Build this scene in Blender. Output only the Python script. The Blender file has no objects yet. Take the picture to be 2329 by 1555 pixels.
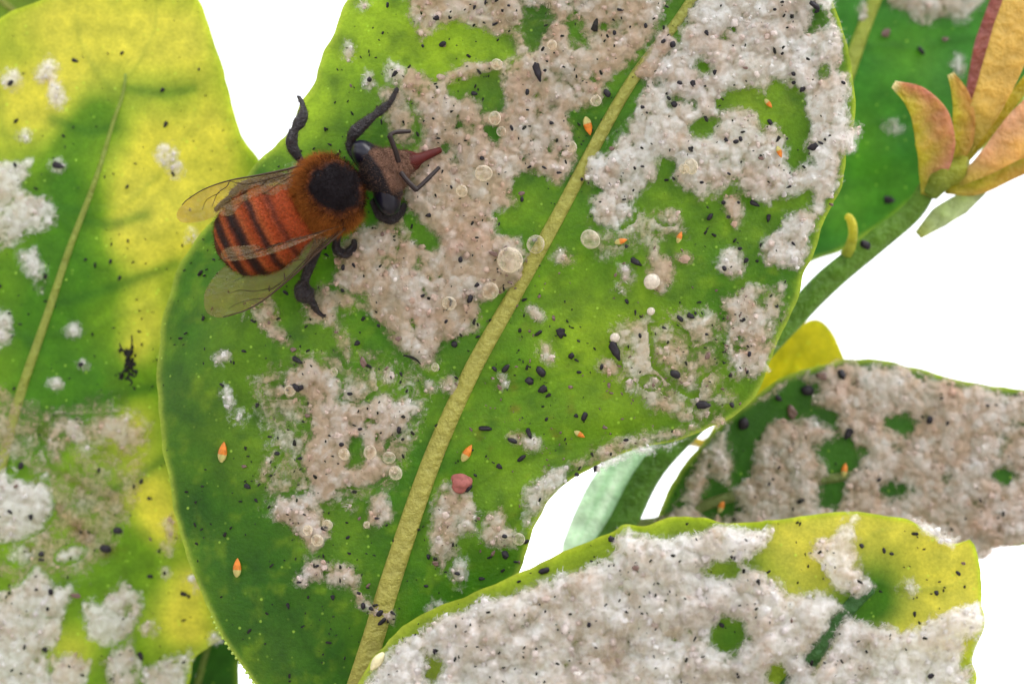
import bpy, math, random, re
import numpy as np
from mathutils import Matrix, Vector

random.seed(7)
rng = np.random.default_rng(11)
scene = bpy.context.scene
col = scene.collection

# ---------------------------------------------------------------- camera, sky, sun, exposure
D = 120.0                        # mm from the camera to the leaf with the bee
K = 63.0 / 2329.0                # mm per photo pixel on that leaf
TILT = math.radians(20)          # the phone looks up under the leaves
fw = Vector((0, math.cos(TILT), math.sin(TILT)))
up = Vector((0, -math.sin(TILT), math.cos(TILT)))
rt = Vector((1, 0, 0))
ORG = Vector((0, 0, 1.4))
MS = Matrix(((rt.x, up.x, -fw.x, ORG.x), (rt.y, up.y, -fw.y, ORG.y), (rt.z, up.z, -fw.z, ORG.z), (0, 0, 0, 1)))

cam = bpy.data.cameras.new('camera')
cam.sensor_fit = 'HORIZONTAL'; cam.sensor_width = 36.0
cam.lens = 36.0 * D / 63.0
cam.clip_start = 0.005; cam.clip_end = 5000
cam.dof.use_dof = True; cam.dof.focus_distance = (D - 1.5) * 0.001; cam.dof.aperture_fstop = 30
camo = bpy.data.objects.new('camera', cam); col.objects.link(camo)
camo.matrix_world = MS @ Matrix.Translation((0, 0, D * 0.001))
scene.camera = camo

SUN_EL, SUN_AZ = math.radians(62), math.radians(115)     # veiled sun high to the right
world = bpy.data.worlds.new('World'); scene.world = world; world.use_nodes = True
wn = world.node_tree; wn.nodes.clear()
sky = wn.nodes.new('ShaderNodeTexSky'); sky.sky_type = 'NISHITA'; sky.sun_disc = False
sky.sun_elevation = SUN_EL; sky.sun_rotation = SUN_AZ
sky.air_density = 1.0; sky.dust_density = 1.0; sky.ozone_density = 1.0
hs = wn.nodes.new('ShaderNodeHueSaturation'); hs.inputs['Saturation'].default_value = 0.12   # overcast
bg = wn.nodes.new('ShaderNodeBackground'); bg.inputs['Strength'].default_value = 0.15
wo = wn.nodes.new('ShaderNodeOutputWorld')
wn.links.new(sky.outputs[0], hs.inputs['Color']); wn.links.new(hs.outputs[0], bg.inputs[0]); wn.links.new(bg.outputs[0], wo.inputs[0])

sund = bpy.data.lights.new('sun', 'SUN'); sund.energy = 0.9; sund.angle = math.radians(50); sund.color = (1, 0.96, 0.9)
suno = bpy.data.objects.new('sun', sund); col.objects.link(suno)
sdir = Vector((math.sin(SUN_AZ) * math.cos(SUN_EL), math.cos(SUN_AZ) * math.cos(SUN_EL), math.sin(SUN_EL)))
suno.rotation_euler = (-sdir).to_track_quat('-Z', 'Y').to_euler(); suno.location = (0, 0, 5)

scene.view_settings.view_transform = 'Standard'; scene.view_settings.look = 'None'
scene.view_settings.gamma = 1.0; scene.view_settings.use_curve_mapping = False
scene.view_settings.exposure = 1.9
scene.render.engine = 'CYCLES'
scene.cycles.use_denoising = True
scene.cycles.use_adaptive_sampling = True; scene.cycles.adaptive_threshold = 0.025
scene.cycles.max_bounces = 7; scene.cycles.diffuse_bounces = 4; scene.cycles.transmission_bounces = 6
scene.cycles.transparent_max_bounces = 10; scene.cycles.glossy_bounces = 3
scene.cycles.caustics_reflective = False; scene.cycles.caustics_refractive = False

# ---------------------------------------------------------------- helpers
def lin(r, g, b):
    f = lambda c: c / 12.92 if c <= 0.04045 else ((c + 0.055) / 1.055) ** 2.4
    return np.array([f(r / 255), f(g / 255), f(b / 255)])

def P(px, py, w):
    """photo pixel + height above the leaf with the bee (mm towards the camera) -> mm"""
    px = np.asarray(px, float); py = np.asarray(py, float); w = np.asarray(w, float) + 0 * px
    f = K * (D - w) / D
    return np.stack([(px - 1164.5) * f, -(py - 777.5) * f, w], -1)

def h2(ix, iy, seed):
    n = (ix.astype(np.int64) * 374761393 + iy.astype(np.int64) * 668265263 + seed * 974634777) & 0xffffffff
    n = ((n ^ (n >> 13)) * 1274126177) & 0xffffffff
    n = ((n ^ (n >> 16)) * 2246822519) & 0xffffffff
    return ((n ^ (n >> 15)) & 0xffffff) / float(0xffffff)

def vnoise(x, y, seed):
    x = np.asarray(x, float); y = np.asarray(y, float)
    ix = np.floor(x); iy = np.floor(y); fx = x - ix; fy = y - iy
    fx = fx * fx * (3 - 2 * fx); fy = fy * fy * (3 - 2 * fy)
    a = h2(ix, iy, seed); b = h2(ix + 1, iy, seed); c = h2(ix, iy + 1, seed); d = h2(ix + 1, iy + 1, seed)
    return ((a * (1 - fx) + b * fx) * (1 - fy) + (c * (1 - fx) + d * fx) * fy) * 2 - 1

def fbm(x, y, seed, octv=3):
    s = 0; a = 1; t = 0
    x = np.asarray(x, float); y = np.asarray(y, float)
    for i in range(octv):
        s = s + a * vnoise(x * 2 ** i + 7.3 * i, y * 2 ** i - 3.1 * i, seed + i); t += a; a *= 0.5
    return s / t

def caps(x, y, cell, seed, rmin=0.45, rmax=0.95):
    """height of a layer of overlapping round lumps"""
    x = x / cell; y = y / cell
    ix = np.floor(x); iy = np.floor(y); best = np.zeros_like(x); rid = np.zeros_like(x)
    for i in (-1, 0, 1):
        for j in (-1, 0, 1):
            cx = ix + i; cy = iy + j
            qx = cx + h2(cx, cy, seed); qy = cy + h2(cx, cy, seed + 1)
            r = rmin + (rmax - rmin) * h2(cx, cy, seed + 2)
            q = 1 - ((x - qx) ** 2 + (y - qy) ** 2) / r ** 2
            hh = np.sqrt(np.maximum(q, 0)) * r
            m = hh > best
            best = np.where(m, hh, best); rid = np.where(m, h2(cx, cy, seed + 3), rid)
    return best, rid

def poly_sd(x, y, pts):
    """signed distance to a polygon, positive inside"""
    p = np.asarray(pts, float); n = len(p)
    d2 = np.full(x.shape, 1e18); ins = np.zeros(x.shape, bool)
    for i in range(n):
        a = p[i]; b = p[(i + 1) % n]; e = b - a
        wx = x - a[0]; wy = y - a[1]
        t = np.clip((wx * e[0] + wy * e[1]) / max(e @ e, 1e-9), 0, 1)
        d2 = np.minimum(d2, (wx - t * e[0]) ** 2 + (wy - t * e[1]) ** 2)
        c = (a[1] > y) != (b[1] > y)
        if abs(e[1]) > 1e-9:
            ins ^= c & (x < e[0] * (y - a[1]) / e[1] + a[0])
    return np.where(ins, 1, -1) * np.sqrt(d2)

def spline(pts, n):
    """Catmull-Rom through pts, n samples evenly spaced by length"""
    p = np.asarray(pts, float)
    if len(p) == 2:
        return p[0] + (p[1] - p[0]) * np.linspace(0, 1, n)[:, None]
    q = np.vstack([2 * p[0] - p[1], p, 2 * p[-1] - p[-2]]); out = []
    for i in range(1, len(q) - 2):
        t = np.linspace(0, 1, 24, endpoint=False)[:, None]
        a, b, c, d = q[i - 1], q[i], q[i + 1], q[i + 2]
        out.append(0.5 * (2 * b + (c - a) * t + (2 * a - 5 * b + 4 * c - d) * t ** 2 + (3 * b - a - 3 * c + d) * t ** 3))
    out = np.vstack(out + [p[-1:]])
    L = np.r_[0, np.cumsum(np.linalg.norm(np.diff(out[:, :2], axis=0), axis=1))]
    s = np.linspace(0, L[-1], n)
    return np.stack([np.interp(s, L, out[:, k]) for k in range(p.shape[1])], -1)

def mesh(name, v, faces, mats, smooth=True, cols=None, floats=None, fmat=None):
    """faces: list of (n,k) index arrays; vertex colours/float attributes as given"""
    me = bpy.data.meshes.new(name)
    v = np.ascontiguousarray(v, np.float32); faces = [np.asarray(f, np.int32) for f in faces if len(f)]
    me.vertices.add(len(v)); me.vertices.foreach_set('co', v.ravel())
    tot = np.concatenate([np.full(len(f), f.shape[1], np.int32) for f in faces])
    idx = np.concatenate([f.ravel() for f in faces])
    me.loops.add(len(idx)); me.loops.foreach_set('vertex_index', idx)
    me.polygons.add(len(tot))
    me.polygons.foreach_set('loop_start', np.r_[0, np.cumsum(tot)[:-1]].astype(np.int32))
    me.polygons.foreach_set('loop_total', tot)
    for m in (mats if isinstance(mats, (list, tuple)) else [mats]): me.materials.append(m)
    if fmat is not None: me.polygons.foreach_set('material_index', np.asarray(fmat, np.int32))
    me.update(calc_edges=True)
    me.polygons.foreach_set('use_smooth', np.full(len(tot), smooth, bool))
    if cols is not None:
        a = me.attributes.new('col', 'FLOAT_COLOR', 'POINT')
        c4 = np.ones((len(v), 4), np.float32); c4[:, :3] = cols; a.data.foreach_set('color', c4.ravel())
    for k, val in (floats or {}).items():
        a = me.attributes.new(k, 'FLOAT', 'POINT'); a.data.foreach_set('value', np.asarray(val, np.float32))
    me.validate()
    return me

def tag(o, label=None, cat=None, group=None, kind=None):
    for k, val in (('label', label), ('category', cat), ('group', group), ('kind', kind)):
        if val: o[k] = val
    return o

def base_matrix(b):
    return MS @ Matrix.Scale(0.001, 4) @ Matrix.Translation(Vector(b))

def thing(name, b, **kw):
    """an Empty at the thing's base (mm); its parts keep mm coordinates"""
    o = bpy.data.objects.new(name, None); col.objects.link(o); o.empty_display_size = 1
    o.matrix_world = base_matrix(b); o['b'] = 0; del o['b']
    BASE[o.name] = np.array(b, float)
    return tag(o, **kw)
BASE = {}

def part(name, me, parent, root=None):
    """a child of a thing; its mesh is in the common mm frame"""
    o = bpy.data.objects.new(name, me); col.objects.link(o); o.parent = parent
    if parent.type == 'EMPTY':
        o.location = -BASE[parent.name]
    return o

def solo(name, me, b, **kw):
    """a thing that is one mesh, in the common mm frame, origin moved to its base"""
    o = bpy.data.objects.new(name, me); col.objects.link(o)
    me.transform(Matrix.Translation(-Vector(b)))
    o.matrix_world = base_matrix(b)
    return tag(o, **kw)

def tube(pts, rad, nseg=10, flat=1.0, cap=True):
    """closed tube through pts (n,3) with radii; flat scales it along the view axis"""
    p = np.asarray(pts, float); n = len(p); r = np.broadcast_to(np.asarray(rad, float), (n,))
    t = np.gradient(p, axis=0); t /= np.linalg.norm(t, axis=1)[:, None] + 1e-12
    ref = np.array([0, 0, 1.0]); a = np.cross(t, ref)
    bad = np.linalg.norm(a, axis=1) < 1e-3; a[bad] = [1, 0, 0]
    a /= np.linalg.norm(a, axis=1)[:, None]; b = np.cross(a, t)
    th = np.linspace(0, 2 * np.pi, nseg, endpoint=False)
    v = p[:, None] + r[:, None, None] * (np.cos(th)[None, :, None] * a[:, None] + flat * np.sin(th)[None, :, None] * b[:, None])
    v = v.reshape(-1, 3)
    i = np.arange(n - 1)[:, None] * nseg; j = np.arange(nseg)[None]; j2 = (j + 1) % nseg
    q = np.stack([i + j, i + j2, i + nseg + j2, i + nseg + j], -1).reshape(-1, 4)
    if cap:
        v = np.vstack([v, p[0] - t[0] * r[0] * 0.5, p[-1] + t[-1] * r[-1] * 0.5]); m = n * nseg
        jj = np.arange(nseg); k = (jj + 1) % nseg
        tri = np.vstack([np.stack([np.full(nseg, m), k, jj], -1), np.stack([np.full(nseg, m + 1), (n - 1) * nseg + jj, (n - 1) * nseg + k], -1)])
        return v, q, tri
    return v, q, np.zeros((0, 3), int)

def join(pieces):
    """pieces: list of (v, quads, tris)"""
    V = []; Q = []; T = []; o = 0
    for v, q, t in pieces:
        V.append(v); Q.append(np.asarray(q, int).reshape(-1, 4) + o); T.append(np.asarray(t, int).reshape(-1, 3) + o); o += len(v)
    return np.vstack(V), np.vstack(Q), np.vstack(T)

def ico(sub):
    t = (1 + 5 ** 0.5) / 2
    v = [(-1, t, 0), (1, t, 0), (-1, -t, 0), (1, -t, 0), (0, -1, t), (0, 1, t), (0, -1, -t), (0, 1, -t), (t, 0, -1), (t, 0, 1), (-t, 0, -1), (-t, 0, 1)]
    f = [(0, 11, 5), (0, 5, 1), (0, 1, 7), (0, 7, 10), (0, 10, 11), (1, 5, 9), (5, 11, 4), (11, 10, 2), (10, 7, 6), (7, 1, 8), (3, 9, 4), (3, 4, 2), (3, 2, 6), (3, 6, 8), (3, 8, 9), (4, 9, 5), (2, 4, 11), (6, 2, 10), (8, 6, 7), (9, 8, 1)]
    v = [np.array(a) / np.linalg.norm(a) for a in v]
    for _ in range(sub):
        c = {}; nf = []
        def mid(a, b):
            k = (min(a, b), max(a, b))
            if k not in c:
                m = v[a] + v[b]; v.append(m / np.linalg.norm(m)); c[k] = len(v) - 1
            return c[k]
        for a, b, d in f:
            x, y, z = mid(a, b), mid(b, d), mid(d, a); nf += [(a, x, z), (b, y, x), (d, z, y), (x, y, z)]
        f = nf
    return np.array(v), np.array(f)
ICO = [ico(0), ico(1), ico(2), ico(3)]

def ell(c, axes, sub=2):
    """ellipsoid: centre, 3x3 rows = semi-axis vectors"""
    v, f = ICO[sub]
    return v @ np.asarray(axes, float) + np.asarray(c, float), np.zeros((0, 4), int), f

# ---------------------------------------------------------------- materials
def new_mat(name):
    m = bpy.data.materials.new(name); m.use_nodes = True
    nt = m.node_tree; nt.nodes.clear(); return m, nt, nt.nodes.new
def noise(nt, scale, detail=3, rough=0.55, vec=None):
    n = nt.nodes.new('ShaderNodeTexNoise'); n.inputs['Scale'].default_value = scale; n.inputs['Detail'].default_value = detail; n.inputs['Roughness'].default_value = rough
    if vec: nt.links.new(vec, n.inputs['Vector'])
    return n
def ramp(nt, src, pts):
    r = nt.nodes.new('ShaderNodeValToRGB'); e = r.color_ramp.elements
    while len(e) < len(pts): e.new(0.5)
    for k, (p, c) in enumerate(pts):
        e[k].position = p; e[k].color = (c, c, c, 1) if isinstance(c, (int, float)) else (*c, 1)
    nt.links.new(src, r.inputs[0]); return r.outputs[0]
def mixc(nt, fac, a, b, mode='MIX'):
    m = nt.nodes.new('ShaderNodeMix'); m.data_type = 'RGBA'; m.blend_type = mode
    for k, s in ((0, fac), (6, a), (7, b)):
        if isinstance(s, (int, float)): m.inputs[k].default_value = s
        elif isinstance(s, (tuple, list, np.ndarray)): m.inputs[k].default_value = (*s, 1)
        else: nt.links.new(s, m.inputs[k])
    return m.outputs[2]
def mth(nt, op, a, b=None):
    m = nt.nodes.new('ShaderNodeMath'); m.operation = op
    for k, s in ((0, a), (1, b)):
        if s is None: continue
        if isinstance(s, (int, float)): m.inputs[k].default_value = s
        else: nt.links.new(s, m.inputs[k])
    return m.outputs[0]
def attr(nt, name):
    a = nt.nodes.new('ShaderNodeAttribute'); a.attribute_name = name; return a
def shmix(nt, fac, a, b):
    m = nt.nodes.new('ShaderNodeMixShader')
    if isinstance(fac, (int, float)): m.inputs[0].default_value = fac
    else: nt.links.new(fac, m.inputs[0])
    nt.links.new(a, m.inputs[1]); nt.links.new(b, m.inputs[2]); return m.outputs[0]
def out(nt, s):
    o = nt.nodes.new('ShaderNodeOutputMaterial'); nt.links.new(s, o.inputs[0])
def bump(nt, h, strength, dist):
    b = nt.nodes.new('ShaderNodeBump'); b.inputs['Strength'].default_value = strength; b.inputs['Distance'].default_value = dist
    nt.links.new(h, b.inputs['Height']); return b.outputs[0]

def leaf_material(name, transl=0.5, glands=0.6, rough=0.42):
    m, nt, N = new_mat(name); L = nt.links.new
    tc = N('ShaderNodeTexCoord').outputs['Object']
    c = attr(nt, 'col').outputs['Color']
    n1 = noise(nt, 0.9, 4, 0.6, tc); n2 = noise(nt, 5.0, 3, 0.6, tc)
    c = mixc(nt, 1.0, c, ramp(nt, n1.outputs[0], [(0.25, (0.72, 0.76, 0.7)), (0.75, (1.2, 1.16, 1.1))]), 'MULTIPLY')
    c = mixc(nt, 1.0, c, ramp(nt, n2.outputs[0], [(0.3, (0.86, 0.88, 0.86)), (0.7, (1.1, 1.1, 1.1))]), 'MULTIPLY')
    vo = N('ShaderNodeTexVoronoi'); vo.inputs['Scale'].default_value = 1.5; L(tc, vo.inputs['Vector'])
    g = ramp(nt, vo.outputs['Distance'], [(0.08, 1.0), (0.17, 0.0)])
    vs = N('ShaderNodeSeparateColor'); L(vo.outputs['Color'], vs.inputs[0])
    g = mth(nt, 'MULTIPLY', g, ramp(nt, vs.outputs[0], [(0.3, 0.0), (1.0, glands)]))
    c = mixc(nt, g, c, (0.42, 0.6, 0.08))
    p = N('ShaderNodeBsdfPrincipled'); L(c, p.inputs['Base Color']); p.inputs['Roughness'].default_value = rough
    p.inputs['Specular IOR Level'].default_value = 0.28
    hb = mth(nt, 'ADD', n2.outputs[0], mth(nt, 'MULTIPLY', g, 0.8))
    L(bump(nt, hb, 0.2, 0.04), p.inputs['Normal'])
    t = N('ShaderNodeBsdfTranslucent')
    ct = N('ShaderNodeHueSaturation'); ct.inputs['Saturation'].default_value = 0.97; ct.inputs['Value'].default_value = 1.68; L(c, ct.inputs['Color'])
    L(ct.outputs[0], t.inputs['Color'])
    out(nt, shmix(nt, transl, p.outputs[0], t.outputs[0])); return m

def wax_material(name, dirt=(0.30, 0.20, 0.13), rough=0.5):
    m, nt, N = new_mat(name); L = nt.links.new
    tc = N('ShaderNodeTexCoord').outputs['Object']
    c = attr(nt, 'col').outputs['Color']; al = attr(nt, 'alpha').outputs['Fac']
    n1 = noise(nt, 3.2, 5, 0.65, tc); n2 = noise(nt, 11.0, 4, 0.7, tc); n3 = noise(nt, 0.7, 4, 0.6, tc)
    c = mixc(nt, ramp(nt, n3.outputs[0], [(0.55, 0.0), (0.8, 0.55)]), c, dirt)
    c = mixc(nt, 1.0, c, ramp(nt, n1.outputs[0], [(0.3, (0.80, 0.76, 0.72)), (0.62, (1.08, 1.07, 1.07))]), 'MULTIPLY')
    p = N('ShaderNodeBsdfPrincipled'); L(c, p.inputs['Base Color']); p.inputs['Roughness'].default_value = rough
    p.inputs['Specular IOR Level'].default_value = 0.35
    hb = mth(nt, 'ADD', n1.outputs[0], mth(nt, 'MULTIPLY', n2.outputs[0], 0.6))
    L(bump(nt, hb, 0.45, 0.09), p.inputs['Normal'])
    t = N('ShaderNodeBsdfTranslucent'); L(mixc(nt, 0.5, c, (1, 1, 1)), t.inputs['Color'])
    tr = N('ShaderNodeBsdfTransparent')
    a = mth(nt, 'ADD', al, mth(nt, 'MULTIPLY', mth(nt, 'SUBTRACT', n1.outputs[0], 0.5), 0.9))
    a = ramp(nt, a, [(0.05, 0.0), (0.62, 1.0)])
    out(nt, shmix(nt, a, tr.outputs[0], shmix(nt, 0.5, p.outputs[0], t.outputs[0]))); return m

def col_material(name, rough=0.5, spec=0.4, transl=0.0, nscale=6.0, bumpd=0.03, var=0.25):
    """plain procedural surface that takes its colour from the 'col' attribute"""
    m, nt, N = new_mat(name); L = nt.links.new
    tc = N('ShaderNodeTexCoord').outputs['Object']; n1 = noise(nt, nscale, 4, 0.6, tc)
    c = mixc(nt, 1.0, attr(nt, 'col').outputs['Color'], ramp(nt, n1.outputs[0], [(0.3, (1 - var,) * 3), (0.7, (1 + var,) * 3)]), 'MULTIPLY')
    p = N('ShaderNodeBsdfPrincipled'); L(c, p.inputs['Base Color']); p.inputs['Roughness'].default_value = rough; p.inputs['Specular IOR Level'].default_value = spec
    L(bump(nt, n1.outputs[0], 0.5, bumpd), p.inputs['Normal'])
    s = p.outputs[0]
    if transl:
        t = N('ShaderNodeBsdfTranslucent'); h = N('ShaderNodeHueSaturation'); h.inputs['Value'].default_value = 1.6; L(c, h.inputs['Color']); L(h.outputs[0], t.inputs['Color'])
        s = shmix(nt, transl, s, t.outputs[0])
    out(nt, s); return m

def plain_material(name, c, rough=0.4, spec=0.5, nscale=0.0, transl=0.0):
    m, nt, N = new_mat(name); L = nt.links.new
    p = N('ShaderNodeBsdfPrincipled'); p.inputs['Roughness'].default_value = rough; p.inputs['Specular IOR Level'].default_value = spec
    tc = N('ShaderNodeTexCoord').outputs['Object']; n1 = noise(nt, nscale or 2.0, 3, 0.6, tc)
    c = np.asarray(c, float)
    cc = ramp(nt, n1.outputs[0], [(0.3, tuple(c * 0.75)), (0.7, tuple(np.minimum(c * 1.25, 1)))])
    L(cc, p.inputs['Base Color'])
    s = p.outputs[0]
    if transl:
        t = N('ShaderNodeBsdfTranslucent'); L(cc, t.inputs['Color']); s = shmix(nt, transl, s, t.outputs[0])
    out(nt, s); return m

def bead_material(name):
    m, nt, N = new_mat(name); L = nt.links.new
    tc = N('ShaderNodeTexCoord').outputs['Object']; n1 = noise(nt, 1.5, 2, 0.5, tc)
    p = N('ShaderNodeBsdfPrincipled'); p.inputs['Roughness'].default_value = 0.2
    p.inputs['Base Color'].default_value = (0.66, 0.60, 0.50, 1); p.inputs['Specular IOR Level'].default_value = 0.6
    tr = N('ShaderNodeBsdfTransparent'); tr.inputs[0].default_value = (0.97, 0.94, 0.86, 1)
    fr = N('ShaderNodeLayerWeight'); fr.inputs[0].default_value = 0.5
    f = mth(nt, 'ADD', mth(nt, 'MULTIPLY', mth(nt, 'POWER', fr.outputs['Facing'], 2.0), 0.7), ramp(nt, n1.outputs[0], [(0.35, 0.06), (0.7, 0.32)]))
    out(nt, shmix(nt, mth(nt, 'MINIMUM', f, 1.0), tr.outputs[0], p.outputs[0])); return m

def wing_material():
    m, nt, N = new_mat('wing_membrane'); L = nt.links.new
    tc = N('ShaderNodeTexCoord').outputs['Object']; n1 = noise(nt, 1.2, 3, 0.5, tc)
    tr = N('ShaderNodeBsdfTransparent'); L(ramp(nt, n1.outputs[0], [(0.3, (0.72, 0.56, 0.30)), (0.7, (0.88, 0.76, 0.50))]), tr.inputs[0])
    g = N('ShaderNodeBsdfGlossy'); g.inputs['Roughness'].default_value = 0.22; g.inputs[0].default_value = (1, 0.9, 0.85, 1)
    L(bump(nt, noise(nt, 3.0, 2, 0.5, tc).outputs[0], 0.25, 0.05), g.inputs['Normal'])
    d = N('ShaderNodeBsdfTranslucent'); d.inputs[0].default_value = (0.55, 0.38, 0.06, 1); df = N('ShaderNodeBsdfDiffuse'); df.inputs[0].default_value = (0.42, 0.27, 0.05, 1)
    body_ = shmix(nt, 0.5, d.outputs[0], df.outputs[0])
    out(nt, shmix(nt, 0.03, shmix(nt, 0.16, tr.outputs[0], body_), g.outputs[0])); return m

M_LEAF = leaf_material('leaf_blade', 0.52, 0.8)
M_RIB = col_material('leaf_midrib', 0.45, 0.3, 0.35, 1.6, 0.003, 0.14)
M_WAX = wax_material('wax')
M_COL = col_material('shoot_skin', 0.45, 0.3, 0.42, 0.9, 0.004, 0.2)
M_BEE = col_material('bee_body', 0.5, 0.12, 0.0, 7.0, 0.03, 0.35)
M_LEG = col_material('bee_leg', 0.32, 0.35, 0.0, 5.0, 0.003, 0.3)
M_EYE = plain_material('bee_eye', (0.005, 0.005, 0.012), 0.3, 0.25)
M_DARK = plain_material('bee_antenna', (0.014, 0.008, 0.008), 0.4, 0.2)
M_TONGUE = plain_material('bee_tongue', (0.055, 0.006, 0.005), 0.5, 0.15)
M_HAIR = col_material('bee_hair', 0.6, 0.08, 0.3, 3.0, 0.01, 0.2)
M_WING = wing_material()
M_VEIN = plain_material('wing_vein', (0.035, 0.018, 0.01), 0.5, 0.3)
M_BLACK = plain_material('dark_nymph_shell', (0.010, 0.008, 0.012), 0.45, 0.22)
M_BROWN = plain_material('brown_nymph_shell', (0.10, 0.055, 0.045), 0.4, 0.5)
M_SOOT = plain_material('soot', (0.012, 0.011, 0.010), 0.8, 0.2)
M_ORANGE = plain_material('orange_nymph_skin', (0.62, 0.20, 0.02), 0.35, 0.4, 2.0, 0.35)
M_PALE = plain_material('pale_nymph_tail', (0.50, 0.46, 0.16), 0.4, 0.4, 2.0, 0.4)
M_PINK = plain_material('pink_scale_skin', (0.27, 0.09, 0.08), 0.6, 0.2, 3.0, 0.1)
M_BEAD = bead_material('honeydew')

def ground_material():
    m, nt, N = new_mat('bounce_ground')  # unseen ground, pale tone picked to bounce light onto the leaf undersides
    tc = N('ShaderNodeTexCoord').outputs['Object']; n1 = noise(nt, 0.8, 6, 0.6, tc)
    p = N('ShaderNodeBsdfPrincipled'); p.inputs['Roughness'].default_value = 0.9
    nt.links.new(ramp(nt, n1.outputs[0], [(0.3, (0.34, 0.30, 0.26)), (0.7, (0.46, 0.42, 0.37))]), p.inputs['Base Color'])
    out(nt, p.outputs[0]); return m

# ---------------------------------------------------------------- the ground, far below the leaves
g = 900.0; gn = 8
gx, gy = np.meshgrid(np.linspace(-g, g, gn), np.linspace(-g, g, gn))
gi = (np.arange(gn - 1)[:, None] * gn + np.arange(gn - 1)[None]).ravel()
gm = mesh('ground', np.stack([gx.ravel(), gy.ravel(), 0 * gx.ravel()], -1), [np.stack([gi, gi + 1, gi + gn + 1, gi + gn], -1)], ground_material(), False)
go = bpy.data.objects.new('ground', gm); col.objects.link(go); go['kind'] = 'structure'

# ---------------------------------------------------------------- leaves
def gauss(px, py, blobs):
    s = np.zeros(np.shape(px))
    for cx, cy, r, a in blobs: s = s + a * np.exp(-((px - cx) ** 2 + (py - cy) ** 2) / (r * r))
    return np.clip(s, 0, 1)
def lerp(a, b, t): return a + (b - a) * np.asarray(t)[..., None]

GREEN = np.array([0.060, 0.175, 0.006]); DEEP = np.array([0.02, 0.085, 0.010]); LIME = np.array([0.26, 0.36, 0.02])
YELLOW = np.array([0.50, 0.46, 0.085]); RIM = np.array([0.40, 0.46, 0.06])

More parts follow.
